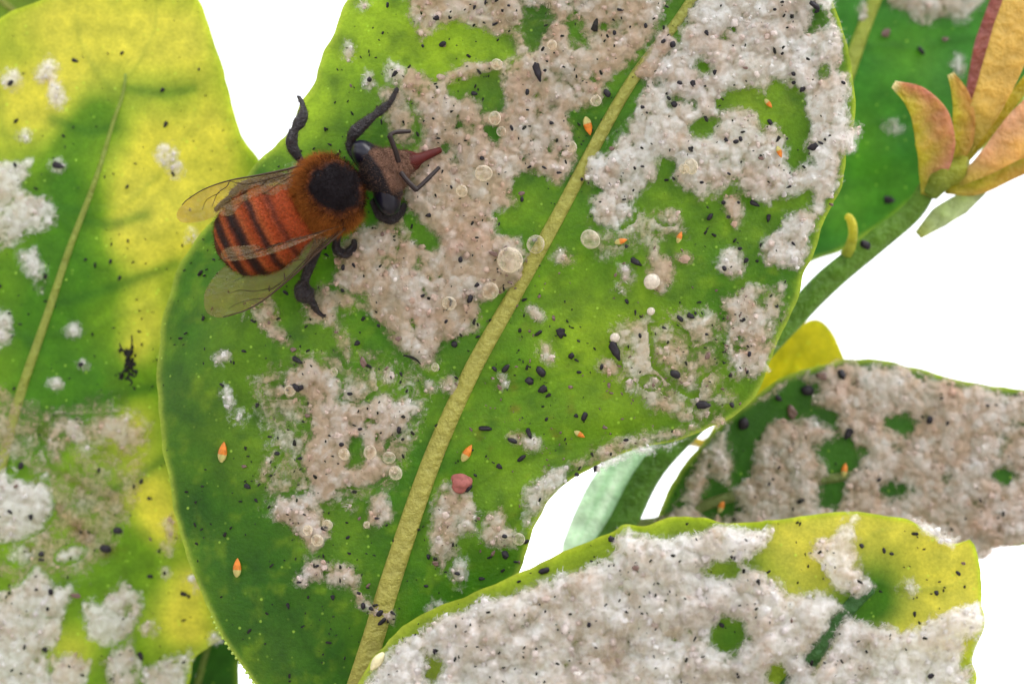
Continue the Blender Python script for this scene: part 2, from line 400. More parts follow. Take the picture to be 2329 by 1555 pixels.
LEAF = {}
def leaf(key, name, label, left, right, rib, wfun, colf, rib_r, rib_col, petiole=None, ns=230, nt=120, thick=0.24, rim=1.0, crenate=3.0, rib_end=1.0, mat=None, group=None, veins=7):
    Lm = spline(left, ns); Rm = spline(right, ns); Mm = spline(rib, ns)
    s = np.linspace(0, 1, ns); seed = len(LEAF) * 17 + 3
    def jag(m, sd):
        d = m - Mm; d /= np.linalg.norm(d, axis=1)[:, None] + 1e-6
        ss = np.r_[0, np.cumsum(np.linalg.norm(np.diff(m, axis=0), axis=1))]
        a = crenate * (fbm(ss / 60, 0 * ss + sd, seed, 3) * 1.6 + 0.6 * np.abs(np.sin(ss / 26 + 3 * vnoise(ss / 90, 0 * ss, sd))))
        return m + d * (a * np.sin(np.pi * s) ** 0.3)[:, None]
    Lj = jag(Lm, 1); Rj = jag(Rm, 2)
    t = np.linspace(-1, 1, nt); t = np.sign(t) * np.abs(t) ** 0.85
    tt = np.abs(t)[None, :, None]
    grid = np.where((t < 0)[None, :, None], Mm[:, None] + (Lj - Mm)[:, None] * tt, Mm[:, None] + (Rj - Mm)[:, None] * tt)
    px = grid[..., 0]; py = grid[..., 1]
    mlen = np.where((t < 0)[None], np.linalg.norm(Lj - Mm, axis=1)[:, None], np.linalg.norm(Rj - Mm, axis=1)[:, None])
    edge = (1 - np.abs(t))[None] * mlen
    vv = (s[:, None] - 0.16 * np.abs(t)[None] ** 1.3 + 0.02 * (t < 0)[None]) * veins + 0.12 * fbm(px / 150, py / 150, seed + 5, 2)
    vd = np.abs(vv - np.round(vv)) / veins * np.linalg.norm(np.diff(Mm, axis=0), axis=1).sum()
    vein = np.exp(-(vd / 9.0) ** 2) * np.clip(1.15 - np.abs(t), 0, 1)[None] * np.clip(edge / 60, 0, 1)
    w = wfun(px, py)
    quilt = 0.10 * np.cos(2 * np.pi * vv) * np.clip(edge / 120, 0, 1) * np.abs(t)[None] ** 0.5
    wf = w + 0.05 * vein - quilt + 0.10 * rim * np.exp(-(edge / 9.0) ** 2)
    c = colf(px, py, s[:, None] + 0 * px, t[None] + 0 * px, edge)
    c = lerp(c, c * np.array([0.62, 0.72, 0.7]), vein * 0.55)
    c = lerp(c, RIM[None, None] * np.ones_like(c), rim * 0.8 * np.exp(-(edge / 10.0) ** 2))
    front = P(px, py, wf); back = P(px, py, wf - thick * np.clip(edge / 14, 0.0, 1) ** 0.5)
    nv = ns * nt
    V = np.vstack([front.reshape(-1, 3), back.reshape(-1, 3)]); C = np.vstack([c.reshape(-1, 3), c.reshape(-1, 3)])
    i = (np.arange(ns - 1)[:, None] * nt + np.arange(nt - 1)[None]).ravel()
    q = np.stack([i, i + 1, i + nt + 1, i + nt], -1)
    # front faces look at the camera
    a, b2, c2 = V[q[len(q) // 2, 0]], V[q[len(q) // 2, 1]], V[q[len(q) // 2, 2]]
    if np.cross(b2 - a, c2 - b2)[2] < 0: q = q[:, ::-1]
    b = P(*Mm[0], wfun(*Mm[0]))
    o = thing(name, b, label=label, cat='leaf', group=group)
    part('blade', mesh('blade', V, [q, q[:, ::-1] + nv], mat or M_LEAF, True, C), o)
    # midrib, raised on the underside that faces the camera
    n = 120; mr = spline(rib, n); u = np.linspace(0, 1, n)
    keep = u <= rib_end; mr = mr[keep]; u = u[keep]
    rr = rib_r[0] + (rib_r[1] - rib_r[0]) * (u / rib_end)
    rr = rr * (1 + 0.02 * fbm(u * 9, 0 * u, seed + 9, 2))
    wr = wfun(mr[:, 0], mr[:, 1])
    pts = P(mr[:, 0], mr[:, 1], wr + 0.05)
    if petiole is not None:
        ex = spline(np.vstack([np.array(petiole, float), [[*mr[0], float(wr[0] + 0.05)]]]), 16)[:-1]
        pts = np.vstack([P(ex[:, 0], ex[:, 1], ex[:, 2]), pts]); rr = np.r_[np.full(len(ex), rr[0]), rr]
    v, qq, tr = tube(pts, rr, 14, 0.55)
    rc = np.asarray(rib_col, float); nr = len(pts)
    cc = np.repeat(lerp(np.broadcast_to(rc, (nr, 3)), rc * np.array([0.55, 0.8, 0.6]), np.linspace(0, 1, nr) ** 2 * 0.7), 14, axis=0)
    cc = np.vstack([cc, rc, rc])
    part('midrib', mesh('midrib', v, [qq, tr], M_RIB, True, cc), o)
    LEAF[key] = dict(w=wfun, outline=np.vstack([Lj, Rj[::-1]]), obj=o, wax=None)
    return o

def lift(px, py, seed, amp=0.35, sc=260): return amp * fbm(np.asarray(px) / sc, np.asarray(py) / sc, seed, 2)

def w_main(px, py):
    d = ((px - 840) * 0.903 + (py - 1480) * 0.429) * K
    return 0.4 - 0.005 * d ** 2 - 0.006 * np.maximum(0, -d - 12.5) ** 3 + 0.05 * np.abs(d) ** 0.5 + lift(px, py, 41, 0.4)
def c_main(px, py, s, t, e):
    n = fbm(px / 150, py / 150, 60, 3)
    y = gauss(px, py, [(760, 40, 110, 1.0), (830, 60, 130, .55), (690, 240, 75, .9), (640, 330, 50, .55), (950, 110, 90, .6), (1080, 110, 110, .6), (1330, 680, 170, .35), (1420, 950, 140, .35),
                       (1760, 250, 110, .5), (1450, 760, 140, .3), (1180, 1080, 120, .4), (1240, 760, 100, .3), (560, 760, 100, .25), (640, 1000, 120, .15)])
    c = lerp(np.broadcast_to(GREEN, px.shape + (3,)), LIME, np.clip(y + 0.34 * n + 0.12, 0, 1))
    dk = gauss(px, py, [(400, 900, 90, .5), (430, 1150, 80, .5), (560, 1350, 220, .4), (700, 1500, 200, .4), (560, 1000, 160, .25), (1050, 800, 60, .3), (880, 330, 90, .35), (1220, 60, 60, .6), (1110, 215, 60, .5), (1330, 300, 50, .4), (1500, 830, 120, .2)])  # deep green spots; those along the rolled left edge paint in its shade
    c = lerp(c, np.broadcast_to(DEEP, c.shape), dk)
    c = lerp(c, LIME * np.ones_like(c), np.clip(fbm(px / 28, py / 28, 78, 3) * 1.6 - 0.25, 0, 1) * 0.45)
    c = lerp(c, DEEP * np.ones_like(c), np.clip(fbm(px / 45, py / 45, 79, 3) * 1.6 - 0.2, 0, 1) * 0.5)
    br = np.clip(fbm(px / 30, py / 30, 77, 3) * 2.5 - 1.0, 0, 1) * gauss(px, py, [(1250, 830, 160, .7), (1200, 1060, 120, .7), (1150, 980, 120, .5)])
    return lerp(c, np.array([0.22, 0.09, 0.02]) * np.ones_like(c), br * 0.6)
leaf('main', 'citrus_leaf', 'large green citrus leaf crusted with wax, with the bee standing on it',
     [(760, 1900), (680, 1720), (580, 1555), (510, 1450), (450, 1330), (410, 1210), (385, 1090), (368, 1000), (358, 870), (370, 740), (390, 665), (412, 600), (450, 545), (530, 450), (590, 368), (622, 340), (662, 295), (690, 232), (718, 190), (732, 122), (762, 78), (790, -5), (880, -110), (1080, -230), (1350, -320), (1720, -380)],
     [(760, 1900), (900, 1800), (1020, 1640), (1120, 1450), (1180, 1300), (1215, 1200), (1252, 1130), (1292, 1092), (1370, 1052), (1440, 1022), (1540, 1000), (1640, 960), (1690, 930), (1722, 890), (1745, 830), (1775, 760), (1815, 680), (1830, 610), (1850, 570), (1876, 490), (1912, 420), (1922, 340), (1944, 260), (1938, 180), (1920, 80), (1890, 0), (1850, -140), (1790, -280), (1720, -380)],
     [(760, 1900), (795, 1640), (840, 1480), (905, 1270), (985, 1040), (1075, 840), (1170, 670), (1270, 490), (1370, 300), (1450, 165), (1560, 20), (1640, -140), (1720, -380)],
     w_main, c_main, (0.80, 0.2), (0.42, 0.38, 0.09), [(870, 2010, -8), (810, 1950, -3)], ns=300, nt=150)

def near_line(px, py, pts, wd):
    d2 = np.full(np.shape(px), 1e12); p = spline(np.array(pts, float), 14)
    for a, b in zip(p[:-1], p[1:]):
        e = b - a; t = np.clip(((px - a[0]) * e[0] + (py - a[1]) * e[1]) / (e @ e), 0, 1)
        d2 = np.minimum(d2, (px - a[0] - t * e[0]) ** 2 + (py - a[1] - t * e[1]) ** 2)
    return np.exp(-d2 / wd ** 2)
def w_left(px, py):
    d = ((px - 100) * 0.94 + (py - 730) * 0.33) * K
    return -8.5 - 0.006 * d ** 2 - 0.004 * py * K + lift(px, py, 42, 0.5)
def c_left(px, py, s, t, e):
    n = fbm(px / 120, py / 120, 61, 3); n2 = fbm(px / 35, py / 35, 62, 3)
    y = gauss(px, py, [(120, 60, 160, .75), (330, 60, 200, .62), (420, 100, 120, .4), (40, 250, 130, .55), (130, 240, 90, .4), (420, 280, 120, .9), (350, 440, 120, 1.0), (460, 420, 110, .8), (300, 560, 80, .7), (440, 560, 80, .4),
                       (290, 660, 80, .5), (340, 740, 70, .6), (300, 800, 40, .6), (300, 960, 70, .7), (200, 1020, 70, .4), (340, 1120, 75, .95), (370, 1200, 50, .8), (430, 1330, 60, .8), (440, 1430, 60, .7), (160, 1480, 60, .6), (390, 1400, 60, .4)])
    gr = gauss(px, py, [(200, 280, 75, .9), (150, 420, 75, .8), (120, 560, 80, .8), (190, 480, 60, .6), (80, 720, 110, .7), (200, 640, 90, .6), (100, 860, 120, .7), (350, 205, 70, .55), (420, 205, 60, .4), (60, 980, 70, .6), (150, 900, 90, .5), (280, 620, 60, .4), (230, 900, 60, .4), (60, 120, 60, .35), (290, 1280, 90, .4)])
    c = lerp(np.broadcast_to(GREEN * np.array([1.15, 1.1, 1.2]), px.shape + (3,)), LIME, np.clip(0.5 * y + 0.5 - 0.6 * gr + 0.25 * n, 0, 1))
    c = lerp(c, YELLOW * np.ones_like(c), np.clip(1.25 * y - gr + 0.2 * n - 0.1, 0, 1) * 0.85)
    vn = np.zeros(px.shape)
    for pts in ([(285, 200), (330, 208), (380, 212), (440, 202)], [(125, 690), (200, 672), (290, 640), (400, 600)], [(35, 935), (120, 935), (220, 905), (345, 882)], [(250, 290), (200, 300), (120, 270)], [(190, 480), (130, 470), (60, 430)], [(90, 780), (40, 760), (-40, 720)], [(190, 500), (250, 510), (330, 490)], [(5, 1100), (120, 1150), (250, 1120), (380, 1040)]):
        vn = np.maximum(vn, near_line(px, py, pts, 13))
    c = lerp(c, np.array([0.045, 0.15, 0.012]) * np.ones_like(c), vn * 0.6)
    br = np.clip(n2 * 2.2 - 0.35, 0, 1) * gauss(px, py, [(150, 1130, 130, .9), (80, 1290, 90, .8), (200, 1240, 100, .6), (130, 1040, 80, .6), (300, 850, 50, .6), (320, 960, 50, .4), (400, 1330, 40, .6), (200, 1500, 80, .5)])
    return lerp(c, np.array([0.12, 0.07, 0.015]) * np.ones_like(c), br * 0.85)
leaf('left', 'mottled_leaf', 'yellow and green mottled citrus leaf tucked behind the leaf with the bee',
     [(-60, 1950), (-200, 1750), (-300, 1400), (-350, 1000), (-330, 700), (-250, 400), (-120, 150), (0, 43), (95, -2), (180, -60), (270, -95)],
     [(-60, 1950), (200, 1850), (370, 1700), (425, 1570), (437, 1500), (475, 1470), (530, 1425), (600, 1300), (640, 1100), (655, 800), (645, 600), (615, 440), (588, 365), (552, 312), (526, 240), (506, 150), (480, 78), (448, -2), (370, -70), (270, -95)],
     [(-60, 1950), (-70, 1500), (-35, 1200), (8, 1040), (45, 900), (103, 730), (160, 560), (217, 410), (257, 280), (284, 190), (280, 60), (270, -95)],
     w_left, c_left, (0.62, 0.10), (0.34, 0.36, 0.07), [(840, 2200, -9), (400, 2230, -9), (60, 2120, -9)], ns=260, nt=140, rib_end=0.88)

def w_low(px, py):
    d = ((px - 1600) * 0.76 + (py - 1800) * 0.65) * K
    a = (px - 1500) * K
    return 6.0 - 0.004 * d ** 2 - 0.0016 * a ** 2 + lift(px, py, 43, 0.6, 200)
def c_low(px, py, s, t, e):
    n = fbm(px / 90, py / 90, 63, 3)
    y = gauss(px, py, [(2150, 1280, 170, 1), (1980, 1200, 130, .9), (1830, 1290, 130, .6), (2180, 1380, 110, .9), (2060, 1400, 70, .7), (1790, 1210, 70, .5)])
    gr = gauss(px, py, [(1990, 1330, 75, .9), (1910, 1410, 60, .9), (1660, 1450, 70, .9), (1690, 1290, 60, .5), (2000, 1390, 50, .5)])
    c = lerp(np.broadcast_to(LIME * 0.8, px.shape + (3,)), YELLOW * 1.05, np.clip(y + .15 * n, 0, 1) * 0.85)
    c = lerp(c, np.array([0.33, 0.42, 0.03]) * np.ones_like(c), np.exp(-(e / 30) ** 2) * (px < 1750))
    return lerp(c, GREEN * np.ones_like(c), gr)
leaf('low', 'fluffy_leaf', 'citrus leaf buried in thick white wool, with a bare yellow tip',
     [(1250, 2180), (1000, 2080), (820, 1900), (770, 1700), (826, 1535), (900, 1443), (985, 1388), (1100, 1340), (1180, 1302), (1240, 1275), (1300, 1247), (1385, 1213), (1420, 1190), (1465, 1197), (1520, 1179), (1600, 1177), (1640, 1188), (1690, 1188), (1760, 1182), (1830, 1172), (1930, 1164), (2050, 1178), (2110, 1208), (2165, 1240), (2205, 1226)],
     [(1250, 2180), (1600, 2130), (1900, 1990), (2120, 1780), (2215, 1570), (2212, 1500), (2228, 1455), (2238, 1405), (2230, 1370), (2229, 1300), (2218, 1245), (2205, 1226)],
     [(1250, 2180), (1450, 1980), (1700, 1680), (1835, 1510), (1915, 1400), (2000, 1318), (2090, 1265), (2205, 1226)],
     w_low, c_low, (0.95, 0.42), (0.06, 0.15, 0.04), [(900, 2100, -8), (1050, 2220, -2)], ns=240, nt=140, crenate=4, rib_end=0.82, rim=1.3, veins=6)

def w_rm(px, py):
    d = (py - 1060) * K
    return -9.5 - 0.03 * (px - 1500) * K - 0.012 * d ** 2 + lift(px, py, 44, 0.5)
def c_rm(px, py, s, t, e):
    n = fbm(px / 100, py / 100, 64, 3)
    return lerp(np.broadcast_to(np.array([0.05, 0.155, 0.012]), px.shape + (3,)), DEEP, np.clip(.3 + n, 0, 1) * 0.6)
leaf('rm', 'grey_crusted_leaf', 'dark green leaf under dull grey-pink wax, behind the yellow-tipped fluffy leaf',
     [(1490, 1190), (1532, 1092), (1598, 1010), (1650, 952), (1722, 897), (1800, 850), (1930, 820), (2030, 825), (2130, 850), (2230, 875), (2329, 887), (2500, 930), (2650, 1000), (2750, 1090)],
     [(1490, 1190), (1600, 1290), (1800, 1340), (2000, 1325), (2150, 1290), (2236, 1262), (2256, 1243), (2329, 1240), (2500, 1220), (2650, 1165), (2750, 1090)],
     [(1490, 1190), (1700, 1120), (2000, 1075), (2329, 1060), (2750, 1090)],
     w_rm, c_rm, (0.4, 0.15), (0.16, 0.2, 0.06), [(1400, 1200, -9)], ns=180, nt=90)

def w_ur(px, py):
    return -15 - 0.02 * (px - 1900) * K + lift(px, py, 45, 0.8)
def c_ur(px, py, s, t, e):
    n = fbm(px / 90, py / 70, 65, 3)
    y = gauss(px, py, [(1930, 470, 70, .4), (1960, 330, 60, .45), (2080, 120, 80, .3), (2050, 420, 60, .25)])
    return lerp(np.broadcast_to(np.array([0.06, 0.21, 0.03]), px.shape + (3,)), LIME * np.array([.7, 1, 1]), np.clip(y + .2 * n, 0, 1))
leaf('ur', 'smooth_green_leaf', 'smooth bright green leaf behind the reddish bud shoot',
     [(1760, 640), (1700, 560), (1640, 400), (1650, 150), (1740, -100), (1900, -350), (2080, -520), (2250, -600)],
     [(1760, 640), (1840, 597), (1912, 570), (2000, 516), (2080, 457), (2200, 370), (2330, 230), (2430, 20), (2450, -200), (2380, -450), (2250, -600)],
     [(1760, 640), (1855, 380), (1932, 155), (1990, 0), (2100, -250), (2250, -600)],
     w_ur, c_ur, (0.72, 0.2), (0.42, 0.46, 0.08), [(1700, 850, -10), (1710, 760, -13)], ns=160, nt=90)

leaf('yl', 'small_yellow_leaf', 'small plain yellow leaf peeking out below the green twig',
     [(1600, 1010), (1680, 880), (1760, 790), (1835, 730), (1872, 735), (1900, 768), (1925, 830), (1930, 870)],
     [(1600, 1010), (1680, 1060), (1790, 1050), (1880, 980), (1930, 870)],
     [(1600, 1010), (1720, 930), (1830, 880), (1930, 870)],
     lambda px, py: -16 + lift(px, py, 46, 0.5), lambda px, py, s, t, e: np.broadcast_to(np.array([0.44, 0.41, 0.02]), px.shape + (3,)) * (1 + .15 * fbm(px / 60, py / 60, 66, 2))[..., None],
     (0.3, 0.1), (0.5, 0.4, 0.03), [(1560, 1000, -9)], ns=70, nt=50, rim=0.3)
leaf('cn', 'distant_green_leaf', 'plain green leaf showing past the rounded tip of the mottled leaf',
     [(-420, -300), (-300, -420), (-100, -400), (60, -250), (140, -60), (170, 130)],
     [(-420, -300), (-400, -100), (-250, 80), (-50, 160), (80, 160), (170, 130)],
     [(-420, -300), (-200, -160), (0, 0), (170, 130)],
     lambda px, py: -17 + lift(px, py, 47, 0.5), lambda px, py, s, t, e: np.broadcast_to(np.array([0.17, 0.25, 0.03]), px.shape + (3,)) * (1 + .2 * fbm(px / 80, py / 80, 67, 2))[..., None],
     (0.4, 0.15), (0.3, 0.3, 0.06), [(-700, -500, -20), (-540, -380, -18)], ns=70, nt=50, rim=0.5)
leaf('dk', 'dark_green_leaf', 'deep green leaf in the gap between the mottled leaf and the bee leaf',
     [(420, 2150), (250, 2000), (200, 1800), (260, 1600), (380, 1440), (520, 1330)],
     [(420, 2150), (530, 1980), (556, 1800), (548, 1640), (541, 1555), (544, 1500), (552, 1420), (520, 1330)],
     [(420, 2150), (400, 1900), (430, 1650), (470, 1480), (520, 1330)],
     lambda px, py: -15.5 + lift(px, py, 48, 0.4), lambda px, py, s, t, e: np.broadcast_to(np.array([0.035, 0.12, 0.012]), px.shape + (3,)) * (1 + .2 * fbm(px / 60, py / 60, 68, 2))[..., None],
     (0.45, 0.15), (0.2, 0.25, 0.05), [(830, 2230, -9), (600, 2250, -12)], ns=70, nt=50, rim=0.5)

# ---------------------------------------------------------------- wax
def E(cx, cy, rx, ry=None, ang=0):
    ry = ry or rx; a = np.linspace(0, 2 * np.pi, 10, endpoint=False); c, s = math.cos(math.radians(ang)), math.sin(math.radians(ang))
    x = rx * np.cos(a); y = ry * np.sin(a)
    return [(cx + x[i] * c - y[i] * s, cy + x[i] * s + y[i] * c) for i in range(10)]
BEIGE = np.array([0.62, 0.45, 0.35]); WHITE = np.array([0.88, 0.86, 0.88])
WAX = {'main': [], 'left': [], 'low': [], 'rm': [], 'ur': []}
HOLE = {k: [] for k in WAX}
def wax(key, pts, label, thick=0.5, white=0.3, opac=1.0, name='wax_crust', group=None, over=False):
    WAX[key].append(dict(pts=pts, label=label, thick=thick, white=white, opac=opac, name=name, group=group, over=over))
def tufts(key, lst, label, group, thick=0.4, white=0.6, opac=0.9):
    for t in lst: wax(key, E(*t), label, thick, white, opac, 'wax_tuft', group)

wax('main', [(925, 30), (915, -50), (1000, -130), (1120, -100), (1240, -190), (1390, -230), (1500, -160), (1575, -80), (1500, 40), (1480, 90), (1440, 140), (1400, 165), (1390, 200), (1370, 230), (1330, 245), (1290, 262), (1310, 330), (1312, 360), (1300, 400), (1270, 415), (1230, 402), (1190, 440), (1170, 470), (1130, 490), (1130, 530), (1180, 545), (1200, 580), (1192, 640), (1150, 665), (1100, 690), (1090, 740), (1020, 770), (985, 830), (960, 835), (900, 790), (870, 740), (840, 710), (830, 680), (770, 650), (735, 640), (745, 600), (760, 560), (800, 530), (870, 510), (900, 480), (915, 460), (900, 380), (960, 330), (960, 290), (935, 230), (905, 190), (930, 160), (960, 165), (990, 190), (1030, 160), (1060, 138), (1140, 140), (1180, 130), (1170, 90), (1130, 80), (1090, 68), (1050, 52), (1000, 66), (960, 90)],
    'broad beige wax crust before the bee, filling the leaf up to its midrib', 0.62, 0.22, 1.0)
for h in ([(1190, 20), (1240, 15), (1262, 35), (1245, 55), (1235, 90), (1210, 112), (1190, 85), (1183, 50)], [(1295, 60), (1320, 50), (1315, 75), (1342, 85), (1335, 105), (1308, 100)],
          [(1018, 195), (1060, 178), (1090, 168), (1130, 163), (1140, 190), (1147, 230), (1142, 252), (1095, 255), (1085, 225), (1060, 210), (1022, 215)], [(905, 480), (935, 478), (960, 508), (992, 545), (982, 568), (945, 545), (915, 512)],
          [(718, 585), (750, 568), (768, 600), (757, 645), (728, 652), (713, 620)], [(1185, 385), (1215, 395), (1240, 440), (1190, 470), (1165, 440)], [(1105, 285), (1135, 295), (1130, 320), (1108, 315)]): HOLE['main'].append(h)
wax('main', [(685, 690), (700, 660), (730, 645), (820, 680), (832, 702), (765, 702), (775, 735), (803, 770), (808, 812), (790, 835), (772, 800), (752, 755), (728, 740), (695, 732)], 'thin wax trail hanging below the foot of the hind leg', 0.3, 0.15, 0.75)
wax('main', [(558, 695), (612, 668), (632, 690), (630, 740), (652, 762), (657, 782), (640, 792), (610, 765), (580, 737), (553, 720)], 'peppered beige wax wedge at the tip of the lower wing', 0.25, 0.2, 0.8)
wax('main', [(670, 830), (700, 813), (740, 828), (772, 860), (778, 892), (764, 910), (820, 922), (850, 898), (880, 888), (900, 908), (930, 880), (942, 905), (972, 910), (962, 942), (922, 972), (900, 992), (882, 1002), (872, 1040), (902, 1050), (912, 1072), (870, 1087), (850, 1102), (810, 1107), (790, 1102), (762, 1132), (742, 1137), (722, 1152), (737, 1180), (754, 1190), (747, 1222), (715, 1250), (688, 1236), (668, 1202), (638, 1197), (618, 1182), (612, 1150), (623, 1128), (665, 1122), (710, 1118), (700, 1085), (680, 1045), (690, 1028), (708, 990), (693, 960), (698, 930), (688, 900), (650, 902), (608, 902), (598, 880), (640, 868)],
    'pinkish beige wax crust standing alone below the bee, left of the midrib', 0.6, 0.35, 1.0)
HOLE['main'].append([(800, 998), (818, 993), (823, 1050), (800, 1055)])
wax('main', [(858, 842), (890, 822), (905, 850), (898, 880), (866, 885)], 'hazy wax spot beside the curved black thread', 0.3, 0.3, 0.6, 'wax_tuft')
tufts('main', [(506, 810, 24, 13, -20), (519, 903, 13, 27, -10), (543, 952, 19, 22)], 'small frosty wax tuft on bare green near the rolled leaf edge', 'frosty tufts near the rolled edge', 0.4, 0.95, 1.0)
wax('main', [(583, 1095), (598, 1040), (628, 1018), (642, 1030), (622, 1065), (597, 1103)], 'slim slanting wax streak near an orange nymph', 0.35, 0.3, 0.85, 'wax_tuft')
wax('main', [(828, 1198), (843, 1130), (868, 1108), (888, 1140), (888, 1182), (860, 1198)], 'compact cream wax lump left of the thick midrib', 0.6, 0.4, 1.0, 'wax_tuft')
wax('main', [(665, 1322), (688, 1290), (700, 1273), (740, 1273), (775, 1280), (802, 1283), (818, 1310), (808, 1337), (770, 1332), (720, 1327), (690, 1342)], 'pale arched wax patch above the dirty knot on the midrib', 0.35, 0.45, 0.8)
wax('main', [(802, 1335), (832, 1358), (860, 1378), (900, 1388), (895, 1415), (860, 1408), (818, 1382)], 'dirty wax knot lying across the midrib', 0.6, 0.3, 0.9)
wax('main', [(985, 1180), (998, 1112), (1030, 1088), (1062, 1108), (1092, 1150), (1083, 1207), (1042, 1222), (1037, 1262), (1005, 1292), (978, 1262), (967, 1212)], 'thick cream wax cake right of the midrib, under the pink scale', 0.75, 0.4, 1.0)
wax('main', [(1098, 1172), (1140, 1158), (1152, 1190), (1182, 1208), (1172, 1247), (1120, 1249), (1098, 1232)], 'cream wax patch holding a frosty ring, by the lower leaf margin', 0.45, 0.4, 0.9)
wax('main', [(1198, 1102), (1240, 1068), (1295, 1062), (1275, 1110), (1245, 1150), (1212, 1195), (1183, 1215), (1190, 1150)], 'pale wax frill along the lower leaf margin beside the white gap', 0.4, 0.7, 0.8, over=True)
wax('main', [(1288, 1072), (1340, 1028), (1380, 1003), (1440, 985), (1560, 968), (1650, 930), (1645, 962), (1540, 1003), (1440, 1028), (1360, 1060)], 'brownish wax film along the margin over the pale petiole', 0.3, 0.2, 0.65)
wax('main', [(1345, 1062), (1440, 1018), (1560, 998), (1515, 1032), (1440, 1052), (1370, 1078)], 'white wax fringe hanging off the margin over the pale petiole', 0.35, 0.9, 0.75, over=True)
tufts('main', [(1045, 1300, 20, 36, 8), (992, 1385, 22, 22)], 'frosty white tuft just above the fluffy leaf', 'frosty tufts above the fluffy leaf', 0.5, 0.95, 0.95)
wax('main', [(1560, 40), (1610, -70), (1655, -190), (1730, -260), (1780, -180), (1850, -120), (1890, 0), (1905, 60), (1920, 110), (1932, 200), (1925, 262), (1962, 290), (1952, 342), (1915, 350), (1910, 400), (1880, 470), (1862, 490), (1838, 482), (1850, 430), (1800, 442), (1770, 442), (1740, 462), (1700, 442), (1660, 422), (1600, 452), (1560, 432), (1528, 402), (1530, 370), (1500, 355), (1500, 400), (1472, 422), (1450, 452), (1440, 502), (1400, 522), (1338, 502), (1338, 450), (1368, 432), (1328, 412), (1338, 360), (1380, 330), (1420, 300), (1440, 240), (1470, 185), (1500, 120), (1540, 92)],
    'thick white wax crust between the midrib and the smooth green leaf', 0.85, 0.72, 1.0)
wax('main', [(1915, 290), (1945, 285), (1966, 300), (1958, 335), (1930, 350), (1910, 330)], 'woolly tuft overhanging the margin onto the smooth green leaf', 0.6, 0.85, 0.95, 'wax_tuft', over=True)
for h in ([(1628, 232), (1660, 208), (1700, 200), (1740, 212), (1758, 180), (1832, 210), (1843, 260), (1832, 330), (1852, 370), (1800, 392), (1780, 370), (1790, 310), (1760, 290), (1730, 300), (1720, 262), (1680, 250), (1640, 252)], E(1605, 152, 16), [(1840, 20), (1870, 10), (1880, 60), (1850, 65)], [(1568, 290), (1600, 268), (1630, 275), (1620, 300), (1585, 308)], E(1870, 165, 12), [(1905, 150), (1930, 140), (1935, 165), (1910, 165)], [(1790, 450), (1840, 432), (1838, 465), (1800, 475)]): HOLE['main'].append(h)
wax('main', [(1768, 522), (1790, 490), (1830, 475), (1862, 482), (1852, 520), (1842, 570), (1824, 607), (1790, 607), (1740, 607), (1728, 580), (1733, 545)], 'chunky white wax clump on the leaf margin beside the twig gap', 0.9, 0.65, 1.0)
wax('main', [(1622, 612), (1640, 568), (1682, 558), (1698, 595), (1692, 638), (1650, 632)], 'star shaped white wax tuft alone on green', 0.55, 0.8, 0.95, 'wax_tuft')
wax('main', [(1648, 450), (1682, 430), (1692, 470), (1676, 522), (1655, 490)], 'grey wax tuft with dark nymphs, below the white crust', 0.4, 0.5, 0.8, 'wax_tuft')
wax('main', [(1658, 670), (1700, 640), (1740, 648), (1782, 640), (1788, 690), (1772, 740), (1752, 800), (1742, 842), (1700, 862), (1668, 872), (1653, 830), (1648, 760), (1638, 700)], 'speckled pinkish wax film on the margin above the yellow leaf', 0.4, 0.35, 0.8)
wax('main', [(1478, 742), (1520, 728), (1562, 760), (1572, 800), (1622, 780), (1642, 822), (1592, 862), (1582, 902), (1540, 882), (1488, 832)], 'patchy brown wax film next to the speckled margin film', 0.3, 0.15, 0.6)
wax('main', [(1468, 592), (1490, 543), (1502, 580), (1532, 590), (1537, 642), (1500, 672), (1468, 652)], 'beige wax lump carrying a round white droplet', 0.5, 0.25, 0.95, 'wax_tuft')
wax('main', [(1405, 598), (1442, 600), (1442, 640), (1422, 667), (1394, 657)], 'grey oblong wax tuft capped with a dark nymph', 0.4, 0.5, 0.9, 'wax_tuft')
tufts('main', [(1520, 490, 26, 22), (1556, 586, 20, 15), (1278, 585, 28, 18, 20), (1220, 712, 24, 15, 25), (1242, 802, 20, 30, -25), (1385, 835, 28, 20), (1430, 880, 13, 17), (1190, 1002, 42, 20, 15), (1140, 868, 14, 20), (1590, 975, 45, 16, -10), (1480, 870, 22, 14), (1610, 940, 30, 25)], 'small beige wax tuft on the green right of the midrib', 'beige tufts right of the midrib', 0.35, 0.3, 0.8)
tufts('main', [(840, 182, 17, 22), (898, 168, 27, 27), (825, 12, 16, 16), (792, 115, 11, 24)], 'round white wax tuft above the raised foreleg', 'white tufts above the foreleg', 0.4, 0.8, 0.9)
tufts('main', [(1020, 872, 22, 20), (975, 882, 16, 16), (795, 1147, 17, 14), (652, 870, 14, 14), (920, 770, 24, 22), (668, 385, 12, 10)], 'small hazy wax tuft on the green left of the midrib', 'hazy tufts left of the midrib', 0.35, 0.4, 0.75)

